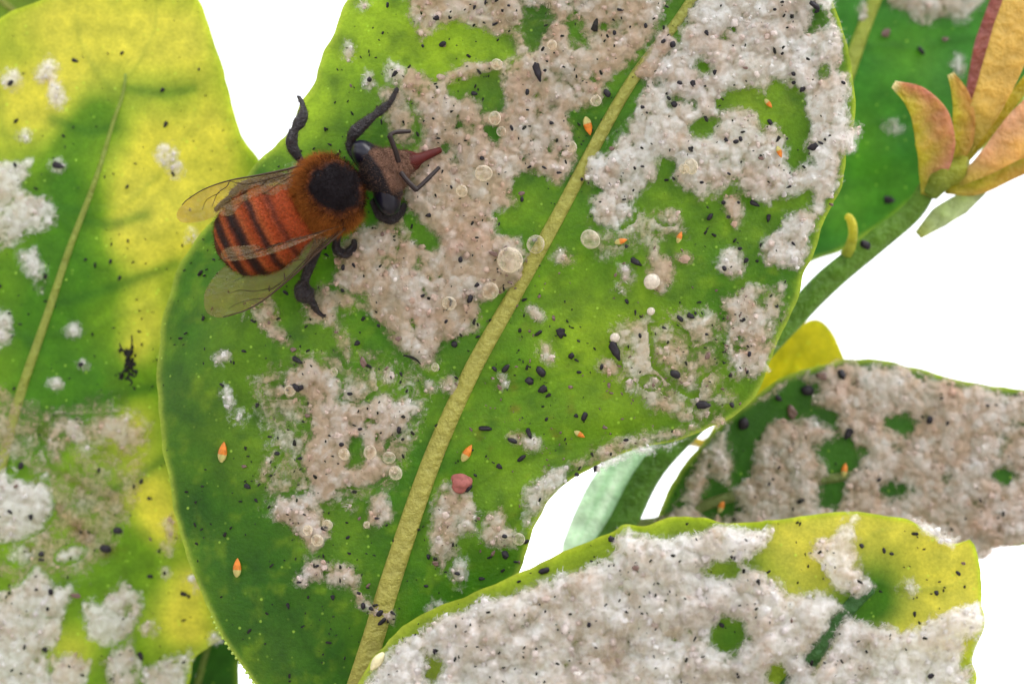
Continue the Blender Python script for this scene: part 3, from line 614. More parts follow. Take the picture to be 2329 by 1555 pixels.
wax('main', [(1440, 168), (1475, 110), (1510, 62), (1548, 92), (1520, 140), (1488, 185)], 'beige wax bridge crossing the thin upper end of the midrib', 0.5, 0.4, 0.95)
wax('main', [(1390, 740), (1470, 705), (1640, 700), (1650, 880), (1690, 900), (1640, 950), (1560, 965), (1480, 930), (1400, 870)], 'faint see-through wax haze around the patchy brown film', 0.12, 0.3, 0.5)
wax('main', [(1330, 520), (1440, 480), (1540, 470), (1560, 540), (1470, 560), (1360, 600)], 'faint see-through wax haze under the thick white crust', 0.12, 0.3, 0.42)
wax('main', [(560, 860), (680, 800), (900, 800), (960, 850), (960, 960), (900, 1110), (760, 1150), (600, 1150), (600, 960)], 'faint see-through wax haze around the pinkish beige crust', 0.10, 0.25, 0.38)
wax('main', [(860, 200), (930, 190), (950, 330), (900, 330), (870, 260)], 'greenish wax haze beside the raised foreleg', 0.12, 0.2, 0.6)
wax('left', [(-90, 920), (-20, 860), (90, 930), (260, 900), (350, 960), (330, 1100), (300, 1200), (180, 1330), (-20, 1330), (-130, 1200)], 'dirty brown wax haze over the lower mottled leaf', 0.12, 0.1, 0.30)
tufts('left', [(25, 185, 27, 27), (55, 310, 17, 19), (165, 752, 19, 17), (130, 872, 18, 14), (437, 540, 11, 18), (378, 352, 30, 28), (402, 386, 20, 24), (185, 828, 13, 11), (131, 376, 15, 16)], 'small white wax tuft on the mottled leaf', 'tufts on the mottled leaf', 0.4, 0.95, 0.9)
wax('left', [(88, 150), (110, 128), (132, 150), (132, 190), (153, 222), (142, 247), (110, 242), (104, 200), (78, 180)], 'hourglass shaped white wax tuft on the mottled leaf', 0.45, 0.95, 1.0, 'wax_tuft')
wax('left', [(-130, 430), (-60, 380), (30, 368), (72, 360), (66, 400), (45, 432), (100, 450), (132, 490), (128, 517), (80, 522), (50, 552), (-30, 590), (-120, 530), (-170, 480)], 'big white wax crust beside the mottled leaf midrib', 0.6, 0.9, 1.0)
wax('left', [(40, 570), (80, 565), (100, 600), (115, 640), (95, 662), (70, 640), (45, 610)], 'broken white wax tuft between the midrib and the big white crust', 0.4, 0.9, 0.9, 'wax_tuft')
wax('left', [(-60, 720), (-20, 698), (20, 705), (38, 745), (20, 778), (-30, 790), (-70, 760)], 'white wax lump left of the mottled leaf midrib', 0.5, 0.9, 0.95, 'wax_tuft')
wax('left', [(-80, 1130), (-30, 1085), (20, 1063), (50, 1068), (65, 1090), (105, 1078), (116, 1130), (122, 1170), (100, 1202), (60, 1222), (-20, 1250), (-100, 1200)], 'chalk white wax cake with ragged edge on the mottled leaf', 0.8, 1.0, 1.0)
wax('left', [(-120, 1400), (-40, 1350), (50, 1330), (80, 1288), (110, 1308), (130, 1330), (172, 1318), (177, 1352), (142, 1390), (142, 1440), (112, 1480), (122, 1570), (70, 1650), (-60, 1700), (-140, 1580)], 'largest white wax mass on the mottled leaf, dirty at the top', 0.8, 0.85, 1.0)
wax('left', [(183, 1370), (230, 1368), (280, 1323), (312, 1340), (327, 1380), (302, 1420), (282, 1450), (230, 1467), (200, 1452), (188, 1410)], 'separate smooth white wax cake ringed by green, on the mottled leaf', 0.85, 1.0, 1.0)
wax('left', [(108, 1490), (170, 1478), (202, 1505), (195, 1570), (160, 1640), (115, 1610)], 'creamy wax lump with a round dimple', 0.7, 0.8, 1.0)
wax('left', [(240, 1502), (300, 1450), (322, 1500), (312, 1570), (290, 1650), (245, 1600)], 'greyish wax lump below the smooth white cake', 0.6, 0.7, 0.9)
wax('left', [(318, 1522), (380, 1500), (432, 1478), (428, 1530), (402, 1610), (370, 1680), (335, 1620)], 'white wax mass at the leaf edge by the deep green leaf', 0.7, 0.85, 1.0)
tufts('left', [(340, 1430, 20, 16), (488, 1450, 15, 12), (375, 1302, 14, 13), (160, 1260, 36, 18, -20), (40, 1260, 30, 25)], 'small soiled wax tuft on the lower mottled leaf', 'soiled tufts on the mottled leaf', 0.4, 0.7, 0.85)
wax('left', [(88, 980), (130, 948), (220, 950), (290, 938), (332, 980), (322, 1020), (290, 1047), (250, 1022), (200, 1010), (152, 1012), (152, 1072), (120, 1062), (100, 1020)], 'warm beige wax film under the black sooty clot', 0.25, 0.15, 0.65)
wax('left', [(365, 1190), (395, 1168), (402, 1210), (392, 1262), (365, 1262)], 'pinkish wax film on the yellow edge of the mottled leaf', 0.25, 0.3, 0.65, 'wax_tuft')
wax('left', [(420, 1310), (445, 1300), (460, 1340), (440, 1350)], 'cream wax fleck where the mottled leaf meets the bee leaf', 0.25, 0.6, 0.7, 'wax_tuft')

wax('low', [(828, 1560), (842, 1540), (905, 1462), (990, 1408), (1100, 1362), (1190, 1334), (1300, 1300), (1385, 1265), (1405, 1215), (1430, 1195), (1450, 1225), (1480, 1225), (1530, 1225), (1600, 1205), (1640, 1192), (1690, 1205), (1752, 1205), (1742, 1240), (1692, 1280), (1742, 1310), (1800, 1345), (1880, 1345), (1960, 1412), (2050, 1432), (2160, 1387), (2237, 1370), (2242, 1400), (2220, 1480), (2210, 1560), (2100, 1760), (1900, 1950), (1500, 2080), (1100, 2050), (850, 1850), (790, 1680)],
    'deep cottony white wool blanket over the fluffy leaf', 1.5, 0.88, 1.0, 'wax_wool')
wax('low', [(1850, 1230), (1895, 1210), (1925, 1176), (1945, 1180), (1942, 1240), (1962, 1290), (1982, 1332), (1950, 1362), (1900, 1342), (1870, 1290), (1838, 1258)], 'translucent white wax tongue across the yellow leaf tip', 0.7, 0.85, 0.75)
wax('low', [(2070, 1178), (2130, 1178), (2182, 1218), (2165, 1245), (2110, 1216)], 'fluffy white wax tuft on the rim of the yellow tip', 0.8, 1.0, 1.0, 'wax_tuft', over=True)
wax('low', E(2068, 1340, 24, 20), 'curled white wax crumb on the bare yellow tip', 0.5, 1.0, 0.8, 'wax_tuft')
wax('low', E(1745, 1330, 40, 18), 'thin wax crumb above the wool on the green-yellow blade', 0.5, 0.8, 0.8, 'wax_tuft')
for h in ([(1612, 1440), (1640, 1405), (1690, 1412), (1700, 1450), (1670, 1485), (1630, 1470)], E(985, 1520, 16, 26), [(1930, 1390), (1905, 1385), (1828, 1500), (1850, 1522), (1880, 1480)], [(2190, 1450), (2225, 1440), (2215, 1510), (2190, 1520)], E(1770, 1535, 22, 20), E(1640, 1295, 40, 20)): HOLE['low'].append(h)

wax('rm', [(1490, 1195), (1550, 1080), (1610, 1010), (1660, 960), (1730, 905), (1810, 858), (1930, 826), (2030, 830), (2130, 855), (2230, 880), (2329, 890), (2500, 935), (2640, 1005), (2730, 1090), (2640, 1160), (2500, 1212), (2329, 1244), (2262, 1250), (2236, 1268), (2150, 1290), (2000, 1315), (1800, 1330), (1620, 1280)], 'dull grey-pink wax coat over the dark green leaf', 0.8, 0.4, 0.95, over=True)
for h in ([(1650, 985), (1680, 930), (1750, 898), (1800, 862), (1865, 870), (1855, 915), (1905, 940), (1895, 965), (1830, 945), (1745, 965), (1722, 1005), (1705, 1085), (1665, 1105), (1662, 1030)], [(1858, 1012), (1930, 988), (1965, 1030), (1935, 1085), (1905, 1155), (1865, 1145), (1878, 1072)], [(1588, 1155), (1618, 1088), (1660, 1108), (1685, 1160), (1645, 1190)], [(2020, 965), (2060, 925), (2085, 960), (2060, 995)], E(2040, 1115, 32, 20), E(2290, 1080, 25, 20), [(1480, 1190), (1560, 1060), (1575, 1065), (1520, 1180)]): HOLE['rm'].append(h)
wax('ur', [(2005, -30), (2010, 5), (2060, 40), (2100, 62), (2150, 40), (2200, 52), (2232, 10), (2260, -100), (2000, -110)], 'blurred white wax patch high on the smooth green leaf', 0.6, 0.6, 0.95)
tufts('ur', [(2030, 290, 22, 18), (2182, 150, 18, 30), (1965, 25, 14, 30)], 'blurred pale wax spot on the smooth green leaf', 'spots on the smooth green leaf', 0.3, 0.75, 0.8)

def short(label):
    return re.split(r',| (?:before|with|over|between|on|of|at|along|beside|by|under|standing|hanging|holding|carrying|capped|lying|left|right|below|above|alone|across|next|in|where|near|high|ringed|off|just)\b', label)[0]
def nearest(key, px, py, named_only=True):
    best = (1e9, None)
    for p in WAX[key]:
        if (named_only and p['group']) or ' haze' in p['label']: continue
        d = -float(poly_sd(np.array([px]), np.array([py]), p['pts'])[0])
        if d < best[0]: best = (d, p)
    return best
def where(key, px, py):
    d, p = nearest(key, px, py)
    return ('in the ' if d < 3 else 'on bare leaf near the ') + short(p['label'])
def build_wax(key, step=3.0):
    for p in WAX[key]:
        if p['group']:
            c_ = np.mean(p['pts'], axis=0); p['label'] = short(p['label']) + ' on its own near the ' + short(nearest(key, *c_)[1]['label'])
    lf = LEAF[key]; ps = WAX[key] = sorted(WAX[key], key=lambda p: p['thick'] < 0.13)     # hazes last
    allp = np.vstack([np.array(p['pts'], float) for p in ps])
    x0, y0 = allp.min(0) - 24; x1, y1 = allp.max(0) + 24
    xs = np.arange(x0, x1, step); ys = np.arange(y0, y1, step)
    X, Y = np.meshgrid(xs, ys); seed = 100 + 13 * list(WAX).index(key)
    sd = np.full(X.shape, -99.0); idx = np.full(X.shape, -1)
    par = {k: np.zeros(X.shape) for k in ('thick', 'white', 'opac')}
    bigw = np.zeros(X.shape)
    for i, p in enumerate(ps):
        q = np.array(p['pts'], float); a, b = q.min(0) - 30, q.max(0) + 30
        i0, i1 = np.searchsorted(xs, [a[0], b[0]]); j0, j1 = np.searchsorted(ys, [a[1], b[1]])
        sl = (slice(j0, j1), slice(i0, i1))
        s = poly_sd(X[sl], Y[sl], q)
        p['size'] = math.sqrt(abs(0.5 * np.sum(q[:, 0] * np.roll(q[:, 1], -1) - q[:, 1] * np.roll(q[:, 0], -1))))
        if not p['over']:
            s = np.minimum(s, poly_sd(X[sl], Y[sl], lf['outline']) - 1)
        else:
            s = np.minimum(s, poly_sd(X[sl], Y[sl], lf['outline']) + 16)
        if p['thick'] < 0.13: s = np.minimum(s, 30) - 40 * (sd[sl] > -6)
        m = s > sd[sl]
        sd[sl] = np.where(m, s, sd[sl]); idx[sl] = np.where(m, i, idx[sl])
        for k in par: par[k][sl] = np.where(m, p[k], par[k][sl])
        bigw[sl] = np.where(m, min(1, p['size'] / 120), bigw[sl])
    for h in HOLE[key]:
        q = np.array(h, float); a, b = q.min(0) - 30, q.max(0) + 30
        i0, i1 = np.searchsorted(xs, [a[0], b[0]]); j0, j1 = np.searchsorted(ys, [a[1], b[1]])
        sl = (slice(j0, j1), slice(i0, i1)); sd[sl] = np.minimum(sd[sl], -poly_sd(X[sl], Y[sl], q))
    # ragged outline, random pin holes and thin places
    nz = (0.35 + 0.65 * bigw)
    sdn = sd + nz * (14 * fbm(X / 42, Y / 42, seed, 3) + 8 * fbm(X / 12, Y / 12, seed + 4, 3))
    thin = fbm(X / 60, Y / 60, seed + 8, 4)
    if key not in ('low',):
        sdn = np.minimum(sdn, np.where(bigw > 0.8, (0.62 - thin) * 70, 99))
    pres = (sdn > -12)
    e = np.clip((sdn + 12) / 40, 0, 1) ** 1.1
    c0, r0 = caps(X + 9 * fbm(X / 30, Y / 30, seed + 22, 2), Y + 9 * fbm(X / 30, Y / 30, seed + 23, 2), 50, seed + 25, 0.4, 0.9)
    c1, r1 = caps(X + 6 * fbm(X / 20, Y / 20, seed + 20, 2), Y, 26, seed + 30); c2, r2 = caps(X, Y + 4 * fbm(X / 15, Y / 15, seed + 21, 2), 13, seed + 40); c3, _ = caps(X, Y, 7.5, seed + 50)
    big = 0.5 + 0.5 * fbm(X / 70, Y / 70, seed + 60, 3)
    k0, k1, k2, k3 = (0.26, 0.20, 0.12, 0.12) if key == 'low' else (0.28, 0.34, 0.30, 0.28)
    lump = k0 * c0 * 50 * K + k1 * c1 * 26 * K + k2 * c2 * 13 * K + k3 * c3 * 7.5 * K
    H = e * (0.03 + par['thick'] * (0.6 * big) + lump * (0.3 + 0.75 * par['thick'])) + 0.02 * fbm(X / 4, Y / 4, seed + 70, 2) * e
    if key == 'low': H = H + e * (0.55 * fbm(X / 48, Y / 48, seed + 71, 5) + 0.3)
    W = lf['w'](X, Y) + 0.1 + H
    ed = np.clip((sdn + 12) / 40, 0, 1); ed = ed * ed * (3 - 2 * ed)
    fine = fbm(X / 18, Y / 18, seed + 97, 3)
    solid = 0.08 + 0.42 * c0 + 0.48 * c1 + 0.34 * c2 + 0.75 * (big - 0.5) + 0.35 * fine + 0.42 * np.clip(par['thick'] - 0.3, 0, 0.8)
    alpha = ed * np.clip(par['opac'] * solid * 1.3, 0, 1.1)
    wt = np.clip(par['white'] + 0.45 * fbm(X / 60, Y / 60, seed + 80, 3) + 0.35 * (r1 - 0.5) + 0.4 * (r2 - 0.5) + 0.25 * (r0 - 0.5) + 0.25 * fine, 0, 1)
    C = lerp(np.broadcast_to(BEIGE, X.shape + (3,)), WHITE, wt)
    gm_ = np.clip(fbm(X / 45, Y / 45, seed + 95, 4) * 2.2 - 0.55, 0, 1) * (1.05 - 0.75 * par['white'])
    C = lerp(C, np.array([0.30, 0.235, 0.15]) * np.ones_like(C), gm_ * 0.75)
    if key == 'low':
        C = lerp(C, np.array([0.42, 0.31, 0.24]) * np.ones_like(C), np.clip(fbm(X / 70, Y / 70, seed + 99, 4) * 1.5 + 0.05, 0, 1) * gauss(X, Y, [(1350, 1500, 190, .8), (1600, 1480, 150, .7), (1780, 1520, 140, .7), (1500, 1350, 110, .45), (1130, 1540, 120, .5), (2000, 1540, 120, .5)]))
    pk = np.clip(fbm(X / 80, Y / 80, seed + 90, 2) * 1.6 - 0.2, 0, 1) * (1 - par['white'] * 0.7)
    C = lerp(C, C * np.array([1.0, 0.86, 0.84]), pk)
    lf['wax'] = (xs, ys, np.where(pres, H + 0.1, 0.0), step); lf['idx'] = np.where(sdn > 0, idx, -1)
    V = P(X, Y, W); n, m = X.shape
    fq = (np.arange(n - 1)[:, None] * m + np.arange(m - 1)[None])
    ok = pres[:-1, :-1] & pres[1:, :-1] & pres[:-1, 1:] & pres[1:, 1:]
    fi = idx[:-1, :-1]
    v1, f1 = ICO[1]; v0, f0 = ICO[0]
    for i, p in enumerate(ps):
        f = fq[ok & (fi == i)]
        if len(f) < 12: continue
        q = np.stack([f + m, f + m + 1, f + 1, f], -1)
        used, inv = np.unique(q, return_inverse=True); q = inv.reshape(-1, 4)
        vv = V.reshape(-1, 3)[used]; cc = C.reshape(-1, 3)[used]; aa = alpha.ravel()[used]; xy = np.stack([X.ravel()[used], Y.ravel()[used]], -1)
        Vs = [vv]; Cs = [cc]; As = [aa]; T = []; off = len(vv)
        # loose grains and globules sitting on the crust
        inview = (xy[:, 0] > -30) & (xy[:, 0] < 2360) & (xy[:, 1] > -30) & (xy[:, 1] < 1590)
        pool = np.where(inview & (aa > 0.3))[0]
        if len(pool) and p['thick'] > 0.13:
            wool = p['name'] == 'wax_wool'
            cnt = int(len(pool) * (0.008 if wool else 0.016)) + 2
            pick = rng.choice(pool, cnt); r = (rng.gamma(3.0, 0.75, cnt) + 1.2) * K * (1.25 if wool else 1.0)
            r = np.minimum(r, 9 * K)
            base = vv[pick] + np.stack([rng.normal(0, 1.5 * K, cnt), rng.normal(0, 1.5 * K, cnt), r * 0.15], -1)
            sc = 1 + 0.28 * rng.normal(size=(cnt, len(v1)))
            pos = base[:, None] + v1[None] * np.clip(sc, 0.5, 1.5)[..., None] * r[:, None, None] * rng.uniform(0.75, 1.25, (cnt, 1, 3))
            Vs.append(pos.reshape(-1, 3)); Cs.append(np.repeat(np.clip(cc[pick] * rng.uniform(0.88, 1.18, (cnt, 1)), 0, 0.86), len(v1), axis=0)); As.append(np.repeat(rng.uniform(0.5, 1.1, cnt), len(v1)))
            T.append((f1[None] + off + (np.arange(cnt) * len(v1))[:, None, None]).reshape(-1, 3)); off += cnt * len(v1)
            # curled wax threads
            cnt = int(len(pool) * (0.16 if wool else 0.014)); cnt = max(cnt, 4)
            pick = rng.choice(pool, cnt); ln = rng.uniform(8, 22, cnt) * K * (1.0 if wool else 0.8)
            th = rng.uniform(0, 2 * np.pi, cnt); cu = rng.normal(0, 2.0, cnt); wd = rng.uniform(0.35, 0.85, cnt) * K
            S = 5; pts = np.zeros((cnt, S, 3)); d = np.stack([np.cos(th), np.sin(th), rng.uniform(0.2, 1.0, cnt)], -1)
            pts[:, 0] = vv[pick] + [0, 0, -0.02]
            for k in range(1, S):
                th = th + cu / S; d = np.stack([np.cos(th), np.sin(th), d[:, 2] * 0.75 - 0.05], -1); pts[:, k] = pts[:, k - 1] + d * (ln / S)[:, None]
            sidev = np.stack([-np.sin(th), np.cos(th), 0 * th], -1); wk = np.array([1, 1, .9, .7, .3])
            a = pts + sidev[:, None] * wd[:, None, None] * wk[None, :, None]; b = pts - sidev[:, None] * wd[:, None, None] * wk[None, :, None]; c = pts + np.array([0, 0, 1.0]) * (wd[:, None, None] * wk[None, :, None])
            rib = np.stack([a, b, c], 2).reshape(cnt, S * 3, 3)
            ft = []
            for k in range(S - 1):
                for u, w_ in ((0, 1), (1, 2), (2, 0)):
                    ft += [(k * 3 + u, k * 3 + w_, k * 3 + 3 + w_), (k * 3 + u, k * 3 + 3 + w_, k * 3 + 3 + u)]
            ft = np.array(ft)
            Vs.append(rib.reshape(-1, 3)); Cs.append(np.repeat(lerp(cc[pick], WHITE, np.full(cnt, 0.5)), S * 3, axis=0)); As.append(np.full(cnt * S * 3, 0.85))
            T.append((ft[None] + off + (np.arange(cnt) * S * 3)[:, None, None]).reshape(-1, 3)); off += cnt * S * 3
        me = mesh(p['name'], np.vstack(Vs), [q] + T, M_WAX, True, np.vstack(Cs), {'alpha': np.concatenate(As)})
        ctr = vv.mean(0); ctr[2] = vv[:, 2].min()
        solo(p['name'], me, ctr, label=p['label'], cat='wax', group=p['group'])
for k in WAX: build_wax(k)

def surf(key, px, py):
    lf = LEAF[key]; w = float(lf['w'](px, py)) + 0.1
    if lf['wax']:
        xs, ys, H, st = lf['wax']; i = int((px - xs[0]) / st); j = int((py - ys[0]) / st)
        if 0 <= i < len(xs) and 0 <= j < len(ys): w += float(H[j, i])
    return w

# ---------------------------------------------------------------- twig, petiole, thorn
def green_tube(pts, rad, c0, c1, nseg=16, n=60, flat=1.0, ridges=0.0):
    s = spline(np.array(pts, float), n); p = P(s[:, 0], s[:, 1], s[:, 2])
    r = np.interp(np.linspace(0, 1, n), np.linspace(0, 1, len(rad)), rad)
    v, q, t = tube(p, r, nseg, flat)
    if ridges:
        th = np.tile(np.arange(nseg), n) * 2 * np.pi / nseg; ctr = np.repeat(p, nseg, axis=0)
        v[:n * nseg] = ctr + (v[:n * nseg] - ctr) * (1 + ridges * np.cos(3 * th))[:, None]
    u = np.repeat(np.linspace(0, 1, n), nseg); c = lerp(np.broadcast_to(np.array(c0), (len(u), 3)), np.array(c1), u)
    return v, q, t, np.vstack([c, c0, c1])
tw = thing('green_twig', P(800, 2300, -9), label='smooth green twig rising behind the bee leaf to the bud shoot', cat='twig')
v, q, t, c = green_tube([(800, 2300, -9), (900, 1950, -9), (1090, 1650, -9.5), (1270, 1400, -9.5), (1400, 1215, -9.5), (1485, 1060, -9.5), (1640, 900, -9.5), (1790, 735, -9.5), (1880, 640, -9.3), (1990, 550, -9), (2075, 480, -9), (2110, 425, -8.6), (2135, 395, -8.3)],
                        [1.5, 1.3, 1.2, 1.1, 1.05, 1.02, 1.0, 0.98, 0.85, 0.8, 0.75, 0.85, 0.75, 0.6], (0.09, 0.25, 0.03), (0.13, 0.24, 0.03), 18, 140, 1.0, 0.04)
part('stem', mesh('stem', v, [q, t], M_COL, True, c), tw)
# pale winged petiole lying against the stem in the lower gap
n = 60; m = 24; sp = spline([(1530, 940, -9.6), (1470, 1020, -9.6), (1400, 1130, -9.7), (1345, 1250, -9.8), (1310, 1380, -9.8)], n)
hw = np.interp(np.linspace(0, 1, n), [0, .25, .5, .75, 1], [40, 62, 68, 66, 30]); tt_ = np.linspace(-1, 1, m)
tx = np.gradient(sp[:, :2], axis=0); tx /= np.linalg.norm(tx, axis=1)[:, None]; nx = np.stack([-tx[:, 1], tx[:, 0]], -1)
gp = sp[:, None, :2] + nx[:, None] * (hw[:, None] * tt_[None])[..., None]
wz = sp[:, 2:3] + 0.35 * (1 - tt_[None] ** 2) + 0.05 * fbm(gp[..., 0] / 30, gp[..., 1] / 90, 5, 2)
F = P(gp[..., 0], gp[..., 1], wz).reshape(-1, 3); Bk = P(gp[..., 0], gp[..., 1], wz - 0.25 * (1 - tt_[None] ** 6)).reshape(-1, 3)
i = (np.arange(n - 1)[:, None] * m + np.arange(m - 1)[None]).ravel(); qf = np.stack([i, i + 1, i + m + 1, i + m], -1)
if np.cross(F[qf[9, 1]] - F[qf[9, 0]], F[qf[9, 2]] - F[qf[9, 1]])[2] < 0: qf = qf[:, ::-1]
st = fbm(gp[..., 0] / 18 + gp[..., 1] / 40, gp[..., 1] / 160, 8, 3)
pc = lerp(np.broadcast_to(np.array([0.46, 0.62, 0.46]), gp.shape[:2] + (3,)), np.array([0.70, 0.78, 0.68]), np.clip(.5 + st, 0, 1)).reshape(-1, 3)
part('petiole_wing', mesh('petiole_wing', np.vstack([F, Bk]), [qf, qf[:, ::-1] + n * m], M_COL, True, np.vstack([pc, pc])), tw)
v, q, t, c = green_tube([(1928, 580, -8.8), (1938, 545, -8.4), (1940, 520, -8.1), (1934, 498, -7.9), (1926, 492, -7.8)], [0.5, 0.36, 0.3, 0.32, 0.24], (0.32, 0.36, 0.03), (0.55, 0.5, 0.06), 10, 24)
part('thorn', mesh('thorn', v, [q, t], M_COL, True, c), tw)

# ---------------------------------------------------------------- reddish bud shoot
bud = thing('bud_shoot', P(2135, 395, -8.3), label='young reddish yellow bud shoot at the top of the twig', cat='bud')
def bud_leaf(name, spine, hw, ca, cb, thick=0.9, fold=0.5, n=48, m=18, tipc=None):
    s = spline(np.array(spine, float), n); h = np.interp(np.linspace(0, 1, n), np.linspace(0, 1, len(hw)), hw)
    t_ = np.gradient(s[:, :2], axis=0); t_ /= np.linalg.norm(t_, axis=1)[:, None]; nn = np.stack([-t_[:, 1], t_[:, 0]], -1)
    th = np.linspace(0, 2 * np.pi, m, endpoint=False)
    gp = s[:, None, :2] + nn[:, None] * (h[:, None] * np.cos(th)[None])[..., None]
    wz = s[:, 2:3] + 0.45 * thick * (h / h.max())[:, None] * np.sin(th)[None] * 0.5 + 0.05 * np.sin(np.abs(np.cos(th))[None] * 9 + np.linspace(0, 26, n)[:, None]) * (np.sin(th)[None] > 0) + fold * (np.cos(th)[None] ** 2 - 0.5) * (h / h.max())[:, None]
    v = P(gp[..., 0], gp[..., 1], wz).reshape(-1, 3)
    i = np.arange(n - 1)[:, None] * m; j = np.arange(m)[None]; q = np.stack([i + j, i + (j + 1) % m, i + m + (j + 1) % m, i + m + j], -1).reshape(-1, 4)
    # cap the ends
    v = np.vstack([v, v[:m].mean(0), v[-m:].mean(0)]); a = np.arange(m); b = (a + 1) % m
    tr = np.vstack([np.stack([np.full(m, n * m), b, a], -1), np.stack([np.full(m, n * m + 1), (n - 1) * m + a, (n - 1) * m + b], -1)])
    if np.cross(v[q[5, 1]] - v[q[5, 0]], v[q[5, 2]] - v[q[5, 1]])[2] * np.sin(th[5]) < 0: q = q[:, ::-1]; tr = tr[:, ::-1]
    side = (np.cos(th)[None] + 0 * h[:, None]); nz = fbm(gp[..., 0] / 30, gp[..., 1] / 30, 9, 3)
    c = lerp(np.broadcast_to(np.array(ca), side.shape + (3,)), np.array(cb), np.clip(0.5 + 0.55 * side + 0.35 * nz, 0, 1))
    gl = np.linspace(0, 1, n)[:, None] + 0 * side
    c = lerp(c, np.array([0.30, 0.32, 0.03]) * np.ones_like(c), np.clip(1 - gl * 4, 0, 1) * 0.7)
    if tipc is not None: c = lerp(c, np.array(tipc) * np.ones_like(c), np.clip((gl - 0.93) * 14, 0, 1))
    c = c.reshape(-1, 3); c = np.vstack([c, c[0], c[-1]])
    return part(name, mesh(name, v, [q, tr], M_COL, True, c), bud)
PK = (0.46, 0.20, 0.12); TAN = (0.55, 0.40, 0.10); YG = (0.45, 0.40, 0.03); RED = (0.36, 0.13, 0.12)
bud_leaf('bud_leaf', [(2112, 445, -8), (2120, 400, -7.5), (2128, 340, -7.0), (2118, 275, -6.6), (2085, 225, -6.2), (2032, 192, -6.0)], [18, 34, 46, 44, 30, 9], YG, PK, 1.2, 0.3, tipc=(0.75, 0.7, 0.45))
bud_leaf('bud_leaf', [(2172, 370, -8), (2190, 320, -7.6), (2192, 260, -7.3), (2182, 210, -7.1), (2162, 168, -7.0)], [14, 24, 26, 20, 8], YG, (0.50, 0.28, 0.07), 0.9, 0.2, tipc=(0.7, 0.65, 0.35))
bud_leaf('bud_leaf', [(2196, 330, -9), (2222, 215, -9), (2252, 110, -9), (2290, 0, -9), (2330, -110, -9)], [16, 26, 38, 36, 10], RED, (0.42, 0.2, 0.14), 0.8, 0.3)
bud_leaf('bud_leaf', [(2195, 345, -8), (2228, 275, -7.4), (2265, 190, -7), (2305, 80, -6.8), (2335, -20, -6.8), (2350, -120, -7)], [14, 34, 44, 50, 46, 12], TAN, (0.52, 0.36, 0.09), 1.0, 0.3)
bud_leaf('bud_leaf', [(2190, 370, -8.2), (2250, 300, -8.2), (2310, 220, -8.4), (2380, 120, -8.6)], [9, 12, 14, 8], (0.5, 0.42, 0.03), (0.42, 0.36, 0.04), 0.6, 0.1)
bud_leaf('bud_leaf', [(2180, 415, -8), (2235, 378, -7.3), (2300, 325, -6.8), (2380, 260, -6.6), (2470, 200, -6.8)], [10, 30, 52, 62, 14], (0.55, 0.34, 0.2), (0.56, 0.36, 0.10), 1.1, 0.35)
bud_leaf('bud_leaf', [(2150, 425, -8.4), (2220, 425, -8.2), (2300, 385, -8.2), (2390, 340, -8.4), (2470, 290, -8.6)], [16, 20, 24, 22, 8], (0.34, 0.34, 0.03), (0.45, 0.3, 0.06), 0.8, 0.2)
bud_leaf('bud_leaf', [(2088, 535, -9), (2140, 492, -8.8), (2190, 462, -8.8), (2240, 435, -9)], [10, 24, 24, 6], (0.34, 0.42, 0.18), (0.40, 0.46, 0.26), 0.5, 0.2)
v, q, t, c = green_tube([(2110, 440, -8.4), (2140, 400, -8.1), (2175, 385, -8), (2195, 360, -8)], [0.7, 1.0, 0.9, 0.4], (0.17, 0.25, 0.03), (0.3, 0.3, 0.03), 14, 30)
part('node', mesh('node', v, [q, t], M_COL, True, c), bud)

# ---------------------------------------------------------------- the bee
BW = w_main(760, 470)                      # leaf height under the bee
def Bp(px, py, h): return P(px, py, BW + h)
AX = np.array([0.895, 0.445, 0.0]); AX /= np.linalg.norm(AX)       # tail -> head in mm, y up
PE = np.array([AX[1], -AX[0], 0.0])                                # across, towards the lower side of the picture
ZA = np.array([0, 0, 1.0])
pieces = []
ab = Bp(598, 524, 2.35)
def rot_ax(t):                      # axis tilted in height
    a = AX + ZA * t; a /= np.linalg.norm(a); z = ZA - a * (ZA @ a); z /= np.linalg.norm(z); return a, z
aA, zA = rot_ax(0.18)
pieces.append(ell(ab, [aA * 3.05, PE * 2.55, zA * 2.1], 3))
pieces.append(ell(ab - aA * 1.25, [aA * 1.75, PE * 2.25, zA * 1.75], 3))
pieces.append(ell(ab + aA * 1.9, [aA * 1.6, PE * 2.0, zA * 1.7], 3))
th = Bp(748, 443, 2.75)
pieces.append(ell(th, [AX * 2.15, PE * 2.25, ZA * 2.0], 3))
pieces.append(ell(th + AX * 0.1 + ZA * 0.5, [AX * 2.05, PE * 2.15, ZA * 1.75], 3))
pieces.append(ell(th - AX * 1.9 - ZA * 0.2, [AX * 1.0, PE * 1.3, ZA * 1.1], 2))
hd = Bp(866, 397, 2.25)
HX = np.array([0.86, 0.50, 0]); HX /= np.linalg.norm(HX); HP = np.array([HX[1], -HX[0], 0]) * 1.0
pieces.append(ell(hd, [HX * 1.02, HP * 2.0, ZA * 1.55], 3))
pieces.append(ell(hd + HX * 0.75 - ZA * 0.35, [HX * 0.95, HP * 1.35, ZA * 1.2], 3))
pieces.append(ell(hd + HX * 1.45 - ZA * 0.8, [HX * 0.75, HP * 0.85, ZA * 0.8], 2))
nk = (th + AX * 2.0 + hd) / 2; pieces.append(ell(nk - ZA * 0.2, [AX * 0.8, PE * 0.8, ZA * 0.8], 2))
LEGS = []
